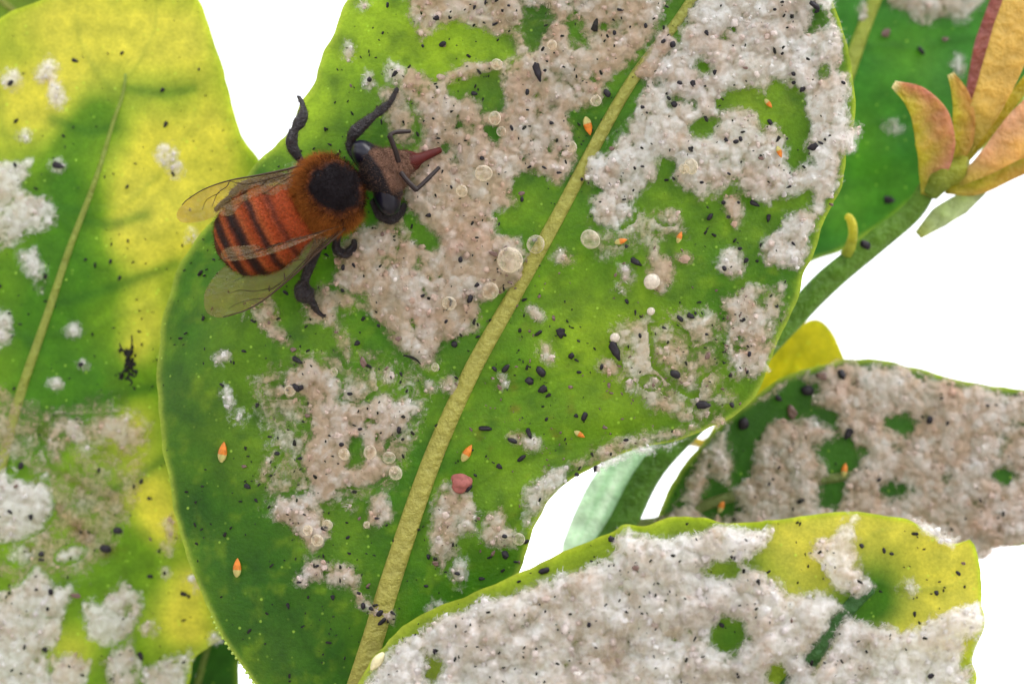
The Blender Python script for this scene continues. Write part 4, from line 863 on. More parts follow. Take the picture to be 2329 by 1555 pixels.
def leg(pts, rad):
    s = spline(np.array(pts, float), 40); p = P(s[:, 0], s[:, 1], BW + s[:, 2]); r = np.interp(np.linspace(0, 1, 40), np.linspace(0, 1, len(rad)), rad)
    pieces.append(tube(p, r, 12)); LEGS.append((p, r))
# forelegs
leg([(830, 385, 1.5), (800, 340, 1.7), (797, 322, 1.8)], [0.3, 0.34, 0.3]); leg([(797, 322, 1.8), (808, 300, 2.1), (850, 263, 1.9)], [0.26, 0.42, 0.34, 0.24]); leg([(850, 263, 1.9), (870, 248, 1.6), (888, 233, 1.2)], [0.2, 0.3, 0.26, 0.18]); leg([(888, 233, 1.2), (897, 215, 0.8), (903, 203, 0.45)], [0.16, 0.19, 0.15, 0.17])
leg([(850, 455, 1.5), (862, 487, 1.3), (872, 497, 1.1)], [0.3, 0.3, 0.25]); leg([(868, 494, 1.1), (890, 499, 0.9), (912, 482, 0.7), (921, 464, 0.6)], [0.24, 0.34, 0.28, 0.18])
# middle legs
leg([(735, 400, 1.4), (700, 380, 1.8), (684, 366, 2.0)], [0.35, 0.3, 0.24]); leg([(684, 366, 2.0), (664, 330, 2.3), (668, 296, 2.3)], [0.2, 0.34, 0.38, 0.28]); leg([(670, 296, 2.3), (688, 266, 1.8), (690, 246, 1.2)], [0.22, 0.40, 0.34, 0.2]); leg([(690, 246, 1.2), (686, 232, 0.8), (679, 220, 0.3)], [0.17, 0.16, 0.12])
leg([(770, 500, 1.4), (768, 530, 1.5), (765, 548, 1.6)], [0.32, 0.3, 0.24]); leg([(765, 546, 1.6), (766, 568, 1.4), (786, 577, 1.0), (803, 563, 0.8), (806, 546, 0.6)], [0.22, 0.3, 0.3, 0.28, 0.16])
# hind legs: the lower one with its broad pollen basket, the upper one folded along the abdomen
leg([(735, 510, 1.3), (722, 560, 1.5), (705, 600, 1.6), (692, 640, 1.4)], [0.3, 0.34, 0.36, 0.28]); leg([(692, 638, 1.4), (690, 660, 1.2), (703, 684, 1.0)], [0.26, 0.56, 0.66, 0.38]); leg([(706, 680, 1.0), (716, 698, 0.7), (722, 708, 0.5)], [0.26, 0.24, 0.18]); leg([(722, 708, 0.5), (732, 716, 0.4), (741, 718, 0.4)], [0.16, 0.14, 0.12])
leg([(690, 430, 1.3), (640, 405, 1.6), (605, 408, 1.7)], [0.3, 0.34, 0.3]); leg([(607, 408, 1.7), (565, 424, 1.5), (528, 448, 1.1)], [0.25, 0.4, 0.48, 0.36]); leg([(528, 448, 1.1), (505, 465, 0.6), (490, 478, 0.2)], [0.24, 0.22, 0.15])
# mouth parts base
leg([(915, 372, 1.6), (940, 368, 1.2)], [0.42, 0.34])
V, Q, T = join(pieces)
tmp = bpy.data.objects.new('tmp', mesh('tmp', V, [Q, T], M_BEE)); col.objects.link(tmp)
rm = tmp.modifiers.new('r', 'REMESH'); rm.mode = 'VOXEL'; rm.voxel_size = 0.065; rm.use_smooth_shade = True
sm = tmp.modifiers.new('s', 'SMOOTH'); sm.factor = 0.5; sm.iterations = 2
dg = bpy.context.evaluated_depsgraph_get(); bme = bpy.data.meshes.new_from_object(tmp.evaluated_get(dg))
bpy.data.objects.remove(tmp)
nv = len(bme.vertices); BV = np.zeros(nv * 3, np.float32); bme.vertices.foreach_get('co', BV); BV = BV.reshape(-1, 3).astype(float)
BN = np.zeros(nv * 3, np.float32); bme.vertices.foreach_get('normal', BN); BN = BN.reshape(-1, 3)
# which region each point belongs to
leg_d = np.full(nv, 9.0)
for p, r in LEGS:
    for k in range(0, len(p), 2): leg_d = np.minimum(leg_d, np.linalg.norm(BV - p[k], axis=1) - r[k])
def eld(c, a, x, b, y, z, h): 
    d = BV - c; return np.sqrt(((d @ a) / x) ** 2 + ((d @ b) / y) ** 2 + ((d @ z) / h) ** 2)
d_ab = np.minimum(eld(ab, aA, 3.05, PE, 2.72, zA, 2.15), eld(ab - aA * 1.25, aA, 1.75, PE, 2.25, zA, 1.75)); d_th = eld(th, AX, 2.2, PE, 2.45, ZA, 2.1); d_hd = eld(hd, HX, 1.3, HP, 2.0, ZA, 1.5)
reg = np.argmin(np.stack([d_ab, d_th, d_hd]), 0)
is_leg = (leg_d < 0.12) & (np.minimum(np.minimum(d_ab, d_th), d_hd) > 1.06)
x = (BV - ab) @ aA; y = (BV - ab) @ PE; z = (BV - ab) @ zA
ORN = np.array([0.25, 0.042, 0.011]); DRK = np.array([0.012, 0.006, 0.006]); AMB = np.array([0.36, 0.11, 0.025])
BC = np.zeros((nv, 3)) + DRK
xn = x + 0.10 * y ** 2 / 2.7 + 0.07 * fbm(x * 2, y * 2, 3, 2)
def band(c, wd): return 1 / (1 + np.exp((np.abs(xn - c) - wd) / 0.07))
dk = np.clip(band(1.55, 0.2) * 0.7 + band(0.42, 0.22) + band(-0.85, 0.40) + band(-1.95, 0.33) + (xn < -2.55) * 0.75, 0, 1)
side = np.clip(np.abs(y) / 2.7, 0, 1)
abc = lerp(np.broadcast_to(ORN, (nv, 3)), DRK, dk)
abc = lerp(abc, AMB * np.ones_like(abc), (band(-0.38, 0.10) + band(-1.55, 0.08) + band(-2.4, .07) + band(0.72, .07)) * 0.4)
BC[reg == 0] = abc[reg == 0]
dt = BV - th
disc = np.sqrt(((dt @ AX - 0.75) / 1.95) ** 2 + ((dt @ PE - 0.05) / 1.8) ** 2) + 0.20 * fbm(BV[:, 0] * 1.1, BV[:, 1] * 1.1, 8, 3)
tcol = lerp(np.broadcast_to(np.array([0.006, 0.004, 0.006]), (nv, 3)), np.array([0.34, 0.095, 0.018]), np.clip((disc - 0.74) / 0.5, 0, 1))
BC[reg == 1] = tcol[reg == 1]
dh = BV - hd; hx = dh @ HX; hp = dh @ HP
face = np.clip((hx - 0.12 + 0.12 * np.abs(hp)) / 0.2, 0, 1) * np.clip((1.55 - np.abs(hp)) / 0.2, 0, 1)
hc = lerp(np.broadcast_to(np.array([0.013, 0.010, 0.012]), (nv, 3)), np.array([0.17, 0.09, 0.06]), face * (0.8 + 0.2 * fbm(BV[:, 0] * 3, BV[:, 1] * 3, 12, 2)))
BC[reg == 2] = hc[reg == 2]
BC[is_leg] = np.array([0.010, 0.007, 0.010])
# overlapping plates of the abdomen
step_ = np.zeros(nv)
for c_ in (1.75, 0.62, -0.48, -1.66, -2.5): step_ += 0.09 * np.exp(-np.clip(xn - c_ + 0.5, 0, 9) * 3.5) * (xn > c_ - 0.5) 
mv = (reg == 0) & ~is_leg
BV[mv] += BN[mv] * step_[mv][:, None]
bme.vertices.foreach_set('co', BV.astype(np.float32).ravel())
a = bme.attributes.new('col', 'FLOAT_COLOR', 'POINT'); c4 = np.ones((nv, 4), np.float32); c4[:, :3] = np.clip(BC, 0, 1); a.data.foreach_set('color', c4.ravel())
bme.materials.clear(); bme.materials.append(M_BEE); bme.materials.append(M_LEG)
lv = np.zeros(len(bme.loops), np.int32); bme.loops.foreach_get('vertex_index', lv); ls = np.zeros(len(bme.polygons), np.int32); bme.polygons.foreach_get('loop_start', ls)
bme.polygons.foreach_set('material_index', is_leg[lv[ls]].astype(np.int32)); bme.polygons.foreach_set('use_smooth', np.ones(len(bme.polygons), bool)); bme.update()
bee = thing('honey_bee', Bp(740, 480, 0), label='honey bee with orange striped abdomen and black thorax feeding on the wax', cat='bee')
bme.name = 'body'; body = part('body', bme, bee)
# eyes
for cx, cy, hh, ang in ((837, 358, 2.1, 12), (880, 446, 2.1, -12)):
    a_ = math.radians(ang); e1 = HP * math.cos(a_) + HX * math.sin(a_); e2 = np.cross(ZA, e1)
    v, q, t = ell(Bp(cx, cy, hh), [e1 * 1.22, e2 * 0.80, ZA * 1.28], 3)
    part('compound_eye', mesh('compound_eye', v, [t], M_EYE), bee)
def beetube(name, pts, rad, mat, n=30, flat=1.0):
    s = spline(np.array(pts, float), n); p = P(s[:, 0], s[:, 1], BW + s[:, 2]); r = np.interp(np.linspace(0, 1, n), np.linspace(0, 1, len(rad)), rad)
    return tube(p, r, 10, flat)
for scape, flag in (([(907, 368, 3.3), (898, 340, 3.7), (886, 308, 3.9)], [(886, 308, 3.9), (900, 301, 3.7), (933, 299, 3.2)]), ([(912, 393, 3.3), (928, 413, 3.6), (948, 433, 3.6)], [(946, 432, 3.6), (965, 415, 3.3), (999, 381, 2.7)])):
    v, q, t = join([beetube('', scape, [0.16, 0.15, 0.17], None), beetube('', flag, [0.14, 0.13, 0.14, 0.13, 0.12], None)])
    part('antenna', mesh('antenna', v, [q, t], M_DARK), bee)
v, q, t = join([beetube('', [(922, 372, 1.6), (950, 362, 1.3), (975, 352, 1.0), (1002, 341, 0.7)], [0.55, 0.46, 0.30, 0.26, 0.18], None), beetube('', [(928, 385, 1.3), (942, 378, 1.2), (960, 362, 1.1)], [0.3, 0.28, 0.15], None), beetube('', [(918, 352, 1.5), (935, 352, 1.3), (950, 355, 1.2)], [0.28, 0.24, 0.12], None)])
part('proboscis', mesh('proboscis', v, [q, t], M_TONGUE), bee)
# fur
okh = np.where((~is_leg) & (BN[:, 2] > -0.5))[0]
wgt = np.zeros(nv); wgt[okh] = 0.05
tsel = (reg == 1) & ~is_leg; wgt[tsel & (disc > 0.93)] = 3.0; wgt[tsel & (disc <= 0.93)] = 1.3
wgt[(reg == 2) & ~is_leg] = 0.55; wgt[(reg == 0) & ~is_leg] = 0.5; wgt[(reg == 0) & ~is_leg & (side > 0.75)] = 1.2; wgt[(reg == 2) & (face > 0.3)] = 1.2; wgt[BN[:, 2] < -0.5] = 0; wgt[is_leg] = 0.6
NH = 20000; pk = rng.choice(nv, NH, p=wgt / wgt.sum()); b0 = BV[pk]; nn = BN[pk].astype(float)
dr = nn + rng.normal(0, 0.5, (NH, 3)) - AX * np.where(reg[pk] == 2, -0.3, 0.5)[:, None]; dr /= np.linalg.norm(dr, axis=1)[:, None]
ln = np.where(reg[pk] == 1, rng.uniform(0.3, 0.75, NH), rng.uniform(0.12, 0.32, NH)); ln = np.where((reg[pk] == 1) & (disc[pk] <= 0.93), rng.uniform(0.15, 0.45, NH), ln); ln = np.where(is_leg[pk], rng.uniform(0.1, 0.28, NH), ln)
sv = np.cross(dr, rng.normal(size=(NH, 3))); sv /= np.linalg.norm(sv, axis=1)[:, None]; s2 = np.cross(dr, sv); wd = 0.011
hv = np.stack([b0 + sv * wd, b0 - sv * 0.5 * wd + s2 * 0.87 * wd, b0 - sv * 0.5 * wd - s2 * 0.87 * wd, b0 + dr * ln[:, None]], 1).reshape(-1, 3)
hf = (np.array([[0, 1, 3], [1, 2, 3], [2, 0, 3]])[None] + (np.arange(NH) * 4)[:, None, None]).reshape(-1, 3)
hcl = np.zeros((NH, 3)) + np.array([0.27, 0.085, 0.022])
hcl[reg[pk] == 1] = lerp(np.broadcast_to(np.array([0.012, 0.006, 0.006]), (NH, 3)), np.array([0.42, 0.15, 0.03]), np.clip((disc[pk] - 0.80 + rng.normal(0, 0.12, NH)) / 0.4, 0, 1))[reg[pk] == 1]
dkh = (reg[pk] == 0) & (dk[pk] > 0.5); hcl[dkh] *= 0.25
hcl[reg[pk] == 2] = [0.17, 0.10, 0.07]; hcl[is_leg[pk]] = [0.08, 0.05, 0.04]
ho = part('hair', mesh('hair', hv, [hf], M_HAIR, False, np.repeat(hcl * rng.uniform(0.6, 1.3, (NH, 1)), 4, axis=0)), bee); ho['kind'] = 'stuff'
# wings
def wing(outline, veins, h0, h1, seed, bulge=0.15):
    """membrane over an outline (px), height runs from h0 at its first point to h1 at the far end; veins are thin tubes"""
    o = np.array(outline, float); ring = spline(np.vstack([o, o[:1]]), 90)[:-1]; root = o[0]
    far = np.linalg.norm(ring - root, axis=1).max()
    hf_ = lambda p: h0 + (h1 - h0) * np.clip(np.linalg.norm(p - root, axis=-1) / far, 0, 1) + bulge * fbm(p[..., 0] / 45, p[..., 1] / 45, seed, 2)
    ctr = ring.mean(0); R = 12; rings = [ctr + (ring - ctr) * (k / R) for k in range(1, R + 1)]
    pp = np.vstack([ctr[None]] + rings); v = P(pp[:, 0], pp[:, 1], BW + hf_(pp)); m = len(ring); a = np.arange(m); b = (a + 1) % m
    tr = np.stack([np.zeros(m, int), 1 + a, 1 + b], -1); q = np.vstack([np.stack([1 + k * m + a, 1 + (k + 1) * m + a, 1 + (k + 1) * m + b, 1 + k * m + b], -1) for k in range(R - 1)])
    w_ = part('wing', mesh('wing', v, [tr, q], M_WING), bee)
    for pts, r0, r1 in veins:
        s = spline(np.array(pts, float), 26); p = P(s[:, 0], s[:, 1], BW + hf_(s) + 0.03); vv, qq, tt2 = tube(p, np.linspace(r0, r1, 26), 6)
        part('wing_vein', mesh('wing_vein', vv, [qq, tt2], M_VEIN), w_)
wing([(705, 372), (640, 388), (580, 400), (520, 411), (465, 430), (425, 455), (402, 485), (412, 505), (450, 505), (490, 492), (540, 470), (610, 440), (670, 405)],
     [([(705, 372), (640, 388), (580, 400), (520, 411), (465, 430), (425, 455), (414, 466)], 0.075, 0.025), ([(690, 385), (620, 405), (560, 418), (522, 412)], 0.04, 0.02), ([(522, 412), (515, 425), (495, 440), (482, 470)], 0.03, 0.015), ([(610, 405), (590, 425), (560, 440), (510, 455)], 0.028, 0.014), ([(500, 438), (470, 455), (460, 478)], 0.02, 0.01)], 3.4, 2.4, 3)
wing([(700, 385), (650, 405), (590, 425), (530, 455), (500, 478), (510, 492), (560, 480), (620, 452), (680, 415)], [([(700, 385), (650, 408), (600, 440), (530, 470)], 0.03, 0.012)], 3.7, 3.9, 7)
wing([(785, 518), (750, 550), (715, 580), (680, 615), (640, 650), (600, 682), (560, 705), (510, 722), (476, 716), (464, 690), (470, 655), (505, 610), (560, 575), (640, 550), (720, 525)],
     [([(785, 518), (750, 550), (715, 580), (680, 615), (640, 650), (600, 682), (560, 705), (508, 721)], 0.10, 0.03), ([(770, 525), (730, 558), (690, 596), (650, 634), (612, 662)], 0.05, 0.025), ([(648, 635), (646, 622)], 0.035, 0.03), ([(612, 662), (612, 650)], 0.035, 0.03), ([(618, 655), (580, 662), (545, 660), (520, 668)], 0.025, 0.012), ([(600, 678), (570, 682), (540, 690), (520, 702)], 0.02, 0.01), ([(690, 590), (640, 600), (590, 615), (530, 640)], 0.02, 0.01)], 3.4, 1.6, 5)
wing([(780, 512), (700, 535), (640, 545), (580, 556), (520, 562), (503, 575), (508, 592), (545, 592), (600, 582), (660, 562), (730, 532)], [([(780, 512), (700, 536), (620, 560), (560, 578), (506, 590)], 0.035, 0.018), ([(700, 540), (640, 552), (580, 570)], 0.02, 0.012)], 3.9, 4.4, 9, 0.25)

# ---------------------------------------------------------------- nymphs, droplets, specks
def at(key, px, py, sink=0.0): return P(px, py, surf(key, px, py) - sink)
def lumpy(name, sub, amp, seed, mat):
    v, f = ICO[sub]; r = np.random.default_rng(seed); k = r.normal(size=(6, 3)); ph = r.uniform(0, 6, 6)
    v = v * (1 + amp * sum(np.sin(v @ k[i] * 2.2 + ph[i]) for i in range(6)) / 2.5)[:, None]
    return mesh(name, v, [f], mat)
BLK = [lumpy('dark_nymph', 2, 0.24, s, m) for s, m in ((1, M_BLACK), (2, M_BLACK), (3, M_BLACK), (4, M_BROWN))]
LEAFWORD = {'main': 'the leaf with the bee', 'left': 'the mottled leaf', 'low': 'the fluffy leaf', 'rm': 'the grey-crusted leaf', 'ur': 'the smooth green leaf'}
def place(name, me, key, px, py, rx, ry, rz, ang=0, sink=0.3, **kw):
    b = at(key, px, py); o = bpy.data.objects.new(name, me); col.objects.link(o)
    f = K
    o.matrix_world = MS @ Matrix.Scale(0.001, 4) @ Matrix.Translation(Vector(b) + Vector((0, 0, rz * f * (1 - sink)))) @ Matrix.Rotation(math.radians(-ang), 4, 'Z') @ Matrix.Diagonal((rx * f, ry * f, rz * f, 1))
    return tag(o, **kw)
DOT = {'main': [(1104, 5), (1157, 13), (1079, 17), (1127, 55), (1010, 103), (1409, 23), (1468, 58), (1398, 75), (1222, 162, 13), (1240, 160), (1200, 210), (1078, 213), (1163, 290), (1200, 250), (1254, 280), (1379, 211, 8), (1238, 381), (1271, 393), (1187, 452), (1187, 440), (1461, 244), (1460, 379), (1324, 408), (1204, 380), (1026, 425), (1097, 360), (1392, 338),
    (1530, 100, 9), (1509, 95), (1607, 75), (1763, 22), (1853, 12, 9), (1858, 26), (1806, 188), (1805, 168), (1825, 203), (1917, 188), (1546, 188), (1576, 190), (1520, 223), (1534, 237, 9), (1626, 165), (1695, 155), (1752, 278, 8), (1651, 318), (1675, 322), (1685, 316), (1850, 335, 9), (1865, 325), (1574, 337), (1795, 425), (1597, 415), (1658, 395), (1730, 360), (1646, 460), (1680, 460), (1715, 463, 9), (1615, 492, 10), (1657, 493), (1748, 495, 9), (1890, 465),
    (1823, 510), (1804, 554), (1684, 565), (1648, 610), (1697, 592), (1766, 697), (1692, 727), (1570, 718, 9), (1545, 723, 8), (1582, 712), (1607, 760), (1610, 808, 11), (1665, 920), (1597, 920, 10), (1533, 850, 9), (1705, 805), (1510, 745), (1700, 845),
    (1150, 565), (1122, 577, 8), (1047, 589), (1070, 680, 8), (1025, 690), (1015, 730), (1087, 766), (1085, 648), (1032, 782, 8), (1225, 758, 9), (1275, 756, 9), (1315, 775), (1300, 810, 9), (1398, 795, 13), (1228, 843, 11), (1205, 865, 12), (1235, 885, 9), (1151, 836, 8), (1125, 838), (1136, 880), (1368, 833), (1425, 560), (1445, 595, 10), (1400, 625), (1426, 685), (1445, 710), (1455, 762), (1103, 973, 10), (1203, 984, 9), (1163, 1001, 8), (1330, 947, 8), (1310, 945), (1243, 952), (1486, 875), (1298, 880), (1318, 846),
    (870, 532), (804, 603), (780, 607), (650, 665), (743, 580), (778, 660), (668, 795, 9), (675, 818, 8), (826, 822, 9), (765, 755), (813, 780), (860, 740), (907, 770), (880, 837), (672, 880, 9), (685, 882, 8), (700, 945), (820, 975), (908, 977), (575, 730), (612, 733), (555, 798), (585, 921), (962, 672), (505, 875), (912, 850), (797, 895),
    (630, 1030), (682, 1042), (778, 1010), (738, 1200, 8), (857, 1178), (792, 1221), (818, 1178), (582, 1137), (722, 1286), (680, 1323), (757, 1357), (815, 1348), (827, 1377, 9), (844, 1383), (855, 1375), (870, 1413, 8), (893, 1393), (865, 1392, 10), (689, 1424), (655, 1376), (968, 1332), (975, 1265), (990, 1280, 8), (838, 1330), (556, 1060), (562, 1105),
    (1188, 1040, 9), (1073, 1024), (1135, 1060), (1080, 1080), (1312, 1078), (1354, 1065), (1198, 1230, 8), (1150, 1260, 8), (1122, 1257), (1172, 1277), (1148, 1218), (1088, 1178), (1228, 1135), (1040, 1303, 8), (1095, 1315), (1425, 1000),
    (962, 105), (993, 42, 9), (1008, 100, 9), (841, 182, 7), (898, 168, 8), (798, 195), (882, 12), (975, 490)],
  'left': [(37, 1105), (23, 1163), (70, 1175), (48, 1057, 8), (95, 1258, 9), (94, 1272, 8), (238, 1247, 11), (268, 1205, 10), (340, 1133), (322, 1093), (342, 1225), (362, 1253), (340, 1310), (117, 1345, 8), (172, 1353, 9), (108, 1383), (103, 1476, 8), (418, 1350, 8), (430, 1355), (418, 1410), (320, 1490, 9), (463, 1287), (375, 1303), (170, 138, 7), (278, 120), (453, 158), (131, 376, 10), (25, 188, 8), (35, 375, 8), (272, 632), (185, 828, 8), (290, 425), (377, 283), (195, 590), (252, 595), (370, 205), (275, 860), (310, 845)],
  'low': [(2010, 1250), (2028, 1258), (2190, 1280), (2178, 1302, 7), (2130, 1347), (2080, 1395), (2118, 1535, 8), (1748, 1300), (1725, 1322), (1970, 1480), (1238, 1298, 11), (1392, 1226, 9), (1446, 1290, 7), (1960, 1240, 7), (990, 1480), (1640, 1420), (1340, 1420), (1800, 1410)],
  'rm': [(1833, 888, 15), (1915, 850, 11), (1867, 855, 10), (1690, 960, 14), (1800, 935, 12), (1770, 905, 8), (1822, 1138, 8), (2115, 955, 9), (2155, 962), (2245, 922), (1750, 1100), (1930, 985, 10), (2000, 1090)],
  'ur': [(2015, 75, 12), (2095, 115, 10), (2020, 455, 12), (2150, 90, 9)]}
for key, lst in DOT.items():
    for k, d in enumerate(lst):
        r = (d[2] if len(d) > 2 else 5.2) * random.uniform(0.75, 1.15)
        brown = random.random() < 0.14
        place('dark_nymph', BLK[3] if brown else BLK[k % 3], key, d[0], d[1], r * random.uniform(0.9, 1.4), r * random.uniform(0.5, 0.95), r * 0.6, random.uniform(0, 180), random.uniform(0.35, 0.75),
              label='tiny ' + ('brown' if brown else 'black') + ' oval nymph ' + where(key, d[0], d[1]), cat='insect', group='tiny ' + ('brown' if brown else 'black') + ' nymphs on ' + LEAFWORD[key])
o = place('dark_nymph', BLK[0], 'main', 1968, 556, 15, 10, 9, 30, label='fat black nymph sitting on the green twig beside the thorn', cat='insect')
o.matrix_world.translation = (MS @ Matrix.Scale(0.001, 4)) @ Vector(P(1966, 556, -8.35))
# far smaller flecks of dirt: one loose scatter per leaf
def specks(key, cnt, seed, box, mat, label):
    r = np.random.default_rng(seed); ol = LEAF[key]['outline']; v0, f0 = ICO[0]; Vs = []; T = []; n = 0
    xs = r.uniform(box[0], box[2], cnt); ys = r.uniform(box[1], box[3], cnt); ok = poly_sd(xs, ys, ol) > 8
    cl = fbm(xs / 110, ys / 110, seed + 3, 2) + r.normal(0, 0.25, cnt) > -0.05
    for px, py in zip(xs[ok & cl], ys[ok & cl]):
        s = r.gamma(2.5, 0.62) * K + 0.02; a = r.uniform(0, 6.28)
        M = np.array([[math.cos(a), math.sin(a), 0], [-math.sin(a), math.cos(a), 0], [0, 0, 1]])
        Vs.append((v0 * r.uniform(0.6, 1.4, (12, 1)) * [s * r.uniform(1, 1.9), s * 0.8, s * 0.7]) @ M + at(key, px, py, -s * 0.2)); T.append(f0 + n); n += 12
    me = mesh('dirt_speck', np.vstack(Vs), [np.vstack(T)], mat, False)
    solo('dirt_specks', me, np.vstack(Vs).mean(0), label=label, cat='dirt', kind='stuff')
specks('main', 2300, 5, (350, -20, 1950, 1560), M_SOOT, 'fine black dirt specks peppered over the leaf with the bee')
specks('left', 620, 6, (-10, -10, 600, 1560), M_SOOT, 'fine black dirt specks peppered over the mottled leaf')
specks('low', 420, 8, (830, 1160, 2240, 1560), M_SOOT, 'fine dark dirt specks caught in the white wool')
specks('rm', 160, 9, (1490, 820, 2340, 1270), M_SOOT, 'fine dark dirt specks on the grey-crusted leaf')
specks('main', 420, 15, (1000, 560, 1700, 1300), M_BROWN, 'fine rusty specks on the green right of the midrib')

# orange nymphs: a drop-shaped body with a paler tail
def drop_mesh(name, mat, u0, u1):
    n = 14; m = 12; u = np.linspace(u0, u1, n); r = 0.42 * np.sin(np.pi * np.clip((u + 1) / 2, 0, 1) ** 0.8) ** 0.8 + 0.02
    th = np.linspace(0, 2 * np.pi, m, endpoint=False)
    v = np.stack([r[:, None] * np.cos(th), np.repeat(u[:, None], m, 1), 0.7 * r[:, None] * np.sin(th)], -1).reshape(-1, 3)
    i = np.arange(n - 1)[:, None] * m; j = np.arange(m)[None]; q = np.stack([i + j, i + m + j, i + m + (j + 1) % m, i + (j + 1) % m], -1).reshape(-1, 4)
    v = np.vstack([v, [0, u0 - .02, 0], [0, u1 + .02, 0]]); a = np.arange(m); b = (a + 1) % m
    t = np.vstack([np.stack([np.full(m, n * m), a, b], -1), np.stack([np.full(m, n * m + 1), (n - 1) * m + b, (n - 1) * m + a], -1)])
    return mesh(name, v, [q, t], mat)
OB = drop_mesh('nymph_body', M_ORANGE, -0.25, 1.0); OT = drop_mesh('nymph_tail', M_PALE, -1.0, -0.2)
for key, px, py, hl, ang, lab in [('main', 507, 1028, 24, 8, 'bright orange drop-shaped nymph beside the slanting wax streak'), ('main', 540, 1290, 22, 2, 'bright orange drop-shaped nymph alone on dark green near the beaded edge'),
        ('main', 1337, 287, 22, 165, 'orange nymph on green just left of the midrib'), ('main', 1062, 1030, 22, 30, 'slanting orange nymph just right of the midrib'), ('main', 1412, 549, 15, 75, 'orange nymph under the white and beige crust edge, right of the midrib'),
        ('main', 1318, 987, 14, 120, 'stubby orange nymph near the lower leaf margin'), ('main', 1545, 540, 14, 20, 'yellow orange nymph between beige tufts'), ('main', 1747, 236, 13, 140, 'golden nymph in the yellow-green hole of the white crust'), ('main', 1772, 346, 14, 160, 'pinkish orange nymph beside the dark green hole'),
        ('rm', 1920, 1068, 18, 10, 'blurred orange nymph on green behind the fluffy leaf'), ('rm', 1640, 1150, 18, 20, 'blurred orange nymph on the green corner beside the bright gap')]:
    b = at(key, px, py); e = bpy.data.objects.new('orange_nymph', None); col.objects.link(e); e.empty_display_size = 0.5
    e.matrix_world = base_matrix(b + np.array([0, 0, 0.12])) @ Matrix.Rotation(math.radians(-ang), 4, 'Z') @ Matrix.Scale(hl * K, 4)
    tag(e, lab, 'insect', 'orange nymphs')
    for nm, me in (('body', OB), ('tail', OT)):
        o = bpy.data.objects.new(nm, me); col.objects.link(o); o.parent = e
# pink scale insect
ps = lumpy('pink_scale', 3, 0.15, 21, M_PINK)
place('pink_scale', ps, 'main', 1050, 1096, 25, 21, 17, -10, 0.4, label='round pink scale insect on top of the cream wax cake', cat='insect')
place('dark_nymph', BLK[1], 'main', 1064, 1108, 11, 7, 7, -40, 0.1, label='dark nymph pressed under the pink scale insect', cat='insect')
# honeydew droplets
BEADM = lumpy('honeydew_droplet', 3, 0.035, 31, M_BEAD); WB = plain_material('white_droplet', (0.62, 0.56, 0.48), 0.25, 0.5, 0.0, 0.35); WBM = lumpy('white_droplet', 3, 0.05, 32, WB)
for px, py, r in [(1342, 545, 23), (1218, 556, 21), (1115, 662, 19), (1022, 690, 16), (1160, 592, 29), (885, 1040, 15), (783, 1032, 14), (842, 1028, 16), (1125, 270, 16), (1100, 395, 20), (745, 1193, 12), (722, 1228, 14), (1300, 335, 13), (1355, 230, 13), (1130, 148, 13), (1255, 104, 12), (700, 1205, 12), (834, 1192, 8), (660, 888, 13), (760, 845, 10), (1180, 1225, 14), (990, 835, 10), (1570, 380, 18), (1555, 385, 12), (900, 1075, 16), (1050, 435, 14), (1140, 300, 12)]:
    place('honeydew_droplet', BEADM, 'main', px, py, r, r * random.uniform(0.9, 1.05), r * 0.8, random.uniform(0, 90), 0.45, label='clear round honeydew droplet ' + where('main', px, py), cat='droplet', group='honeydew droplets')
for px, py, r, lab in [(1482, 641, 18, 'round white droplet on the beige wax lump'), (1280, 108, 0, ''), (1398, 768, 11, 'small yellow-white droplet above the large black nymph'), (1480, 708, 9, 'small pale droplet over the patchy brown film')]:
    if r: place('white_droplet', WBM, 'main', px, py, r, r, r * 0.8, 0, 0.3, label=lab, cat='droplet')
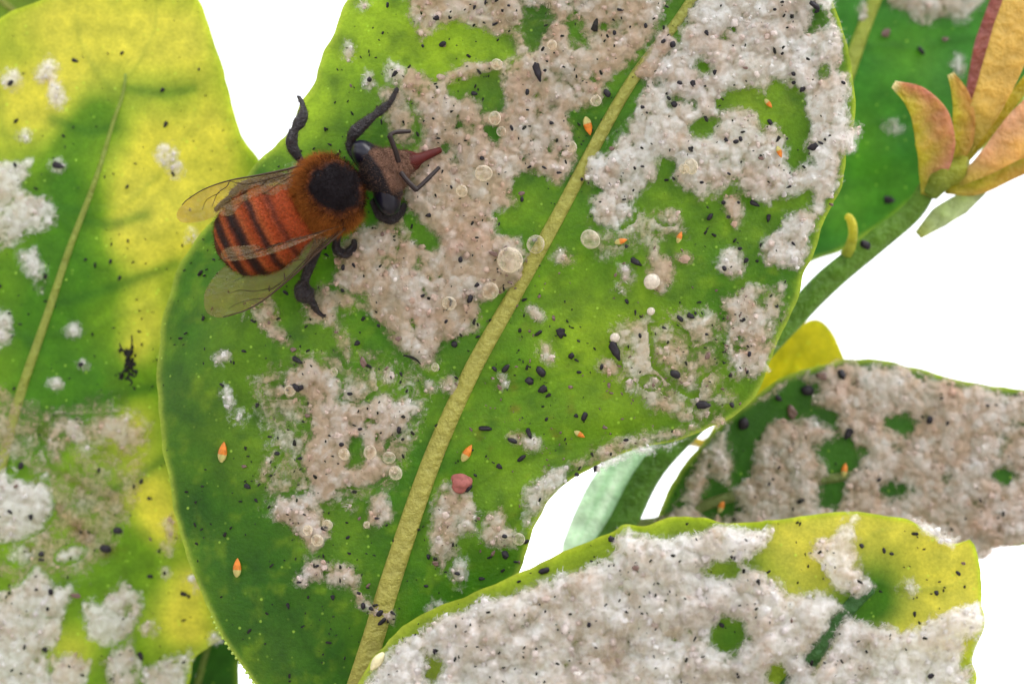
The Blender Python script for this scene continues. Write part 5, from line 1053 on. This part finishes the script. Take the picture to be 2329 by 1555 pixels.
# beads along the lower left margin of the bee leaf
v0, f0 = ICO[1]; ol = LEAF['main']['outline']; Vs = []; T = []; n = 0
sel = ol[(ol[:, 0] < 640) & (ol[:, 1] > 1400) & (ol[:, 1] < 1650)]; sel = sel[np.argsort(sel[:, 1])]; dense = spline(sel, 22)
for px, py in dense:
    r = random.uniform(2.2, 4.2) * K; Vs.append(v0 * r + P(px - 1, py, w_main(px, py) + 0.12)); T.append(f0 + n); n += len(v0)
mo = part('margin_beads', mesh('margin_beads', np.vstack(Vs), [np.vstack(T)], plain_material('margin_gland', (0.42, 0.55, 0.10), 0.25, 0.5, 0.0, 0.4)), LEAF['main']['obj']); mo['kind'] = 'stuff'

# the black sooty clot on the mottled leaf and the loose black thread
pcs = []; r = np.random.default_rng(3)
for k in range(46):
    t_ = r.uniform(0, 1); px = 291 + r.normal(0, 7) ; py = 790 + 68 * t_ + r.normal(0, 3); s = r.uniform(2.5, 6) * K
    v0, f0 = ICO[1]; pcs.append((v0 * r.uniform(0.6, 1.3, (len(v0), 1)) * s * [1, 1.3, 0.8] + at('left', px, py, -s * 0.4), np.zeros((0, 4), int), f0))
w0 = float(w_left(295, 800)) + 0.35
for pts in ([(290, 815), (299, 790), (300, 762)], [(286, 840), (276, 850), (270, 862)], [(296, 850), (306, 856), (312, 850)], [(284, 800), (276, 792), (272, 780)], [(290, 860), (300, 868), (296, 878)]):
    s = spline(np.array(pts, float), 10); pcs.append(tube(P(s[:, 0], s[:, 1], w0), np.linspace(0.09, 0.04, 10), 6))
v, q, t = join(pcs); solo('sooty_clot', mesh('sooty_clot', v, [q, t], M_SOOT), v.mean(0), label='ragged black sooty clot with whiskers on the mottled leaf', cat='debris')
s = spline(np.array([(918, 808), (935, 812), (948, 819), (957, 828)], float), 16); hh = [surf('main', *p) + 0.15 for p in s]
v, q, t = tube(P(s[:, 0], s[:, 1], np.maximum.accumulate(hh)), np.r_[np.linspace(0.05, 0.09, 8), np.linspace(0.09, 0.03, 8)], 8)
solo('black_thread', mesh('black_thread', v, [q, t], M_SOOT), v.mean(0), label='short curved black thread below the broad beige crust', cat='debris')
# cream husk at the corner of the fluffy leaf
s = spline(np.array([(845, 1522), (858, 1503), (872, 1484)], float), 14)
v, q, t = tube(P(s[:, 0], s[:, 1], float(w_low(860, 1500)) + 0.6), 0.28 * np.sin(np.linspace(0.25, 2.9, 14)) + 0.03, 10, 0.7)
solo('cream_husk', mesh('cream_husk', v, [q, t], plain_material('husk', (0.72, 0.66, 0.42), 0.4, 0.4, 2.0, 0.3)), v.mean(0), label='slim cream husk where the fluffy leaf covers the midrib', cat='debris')
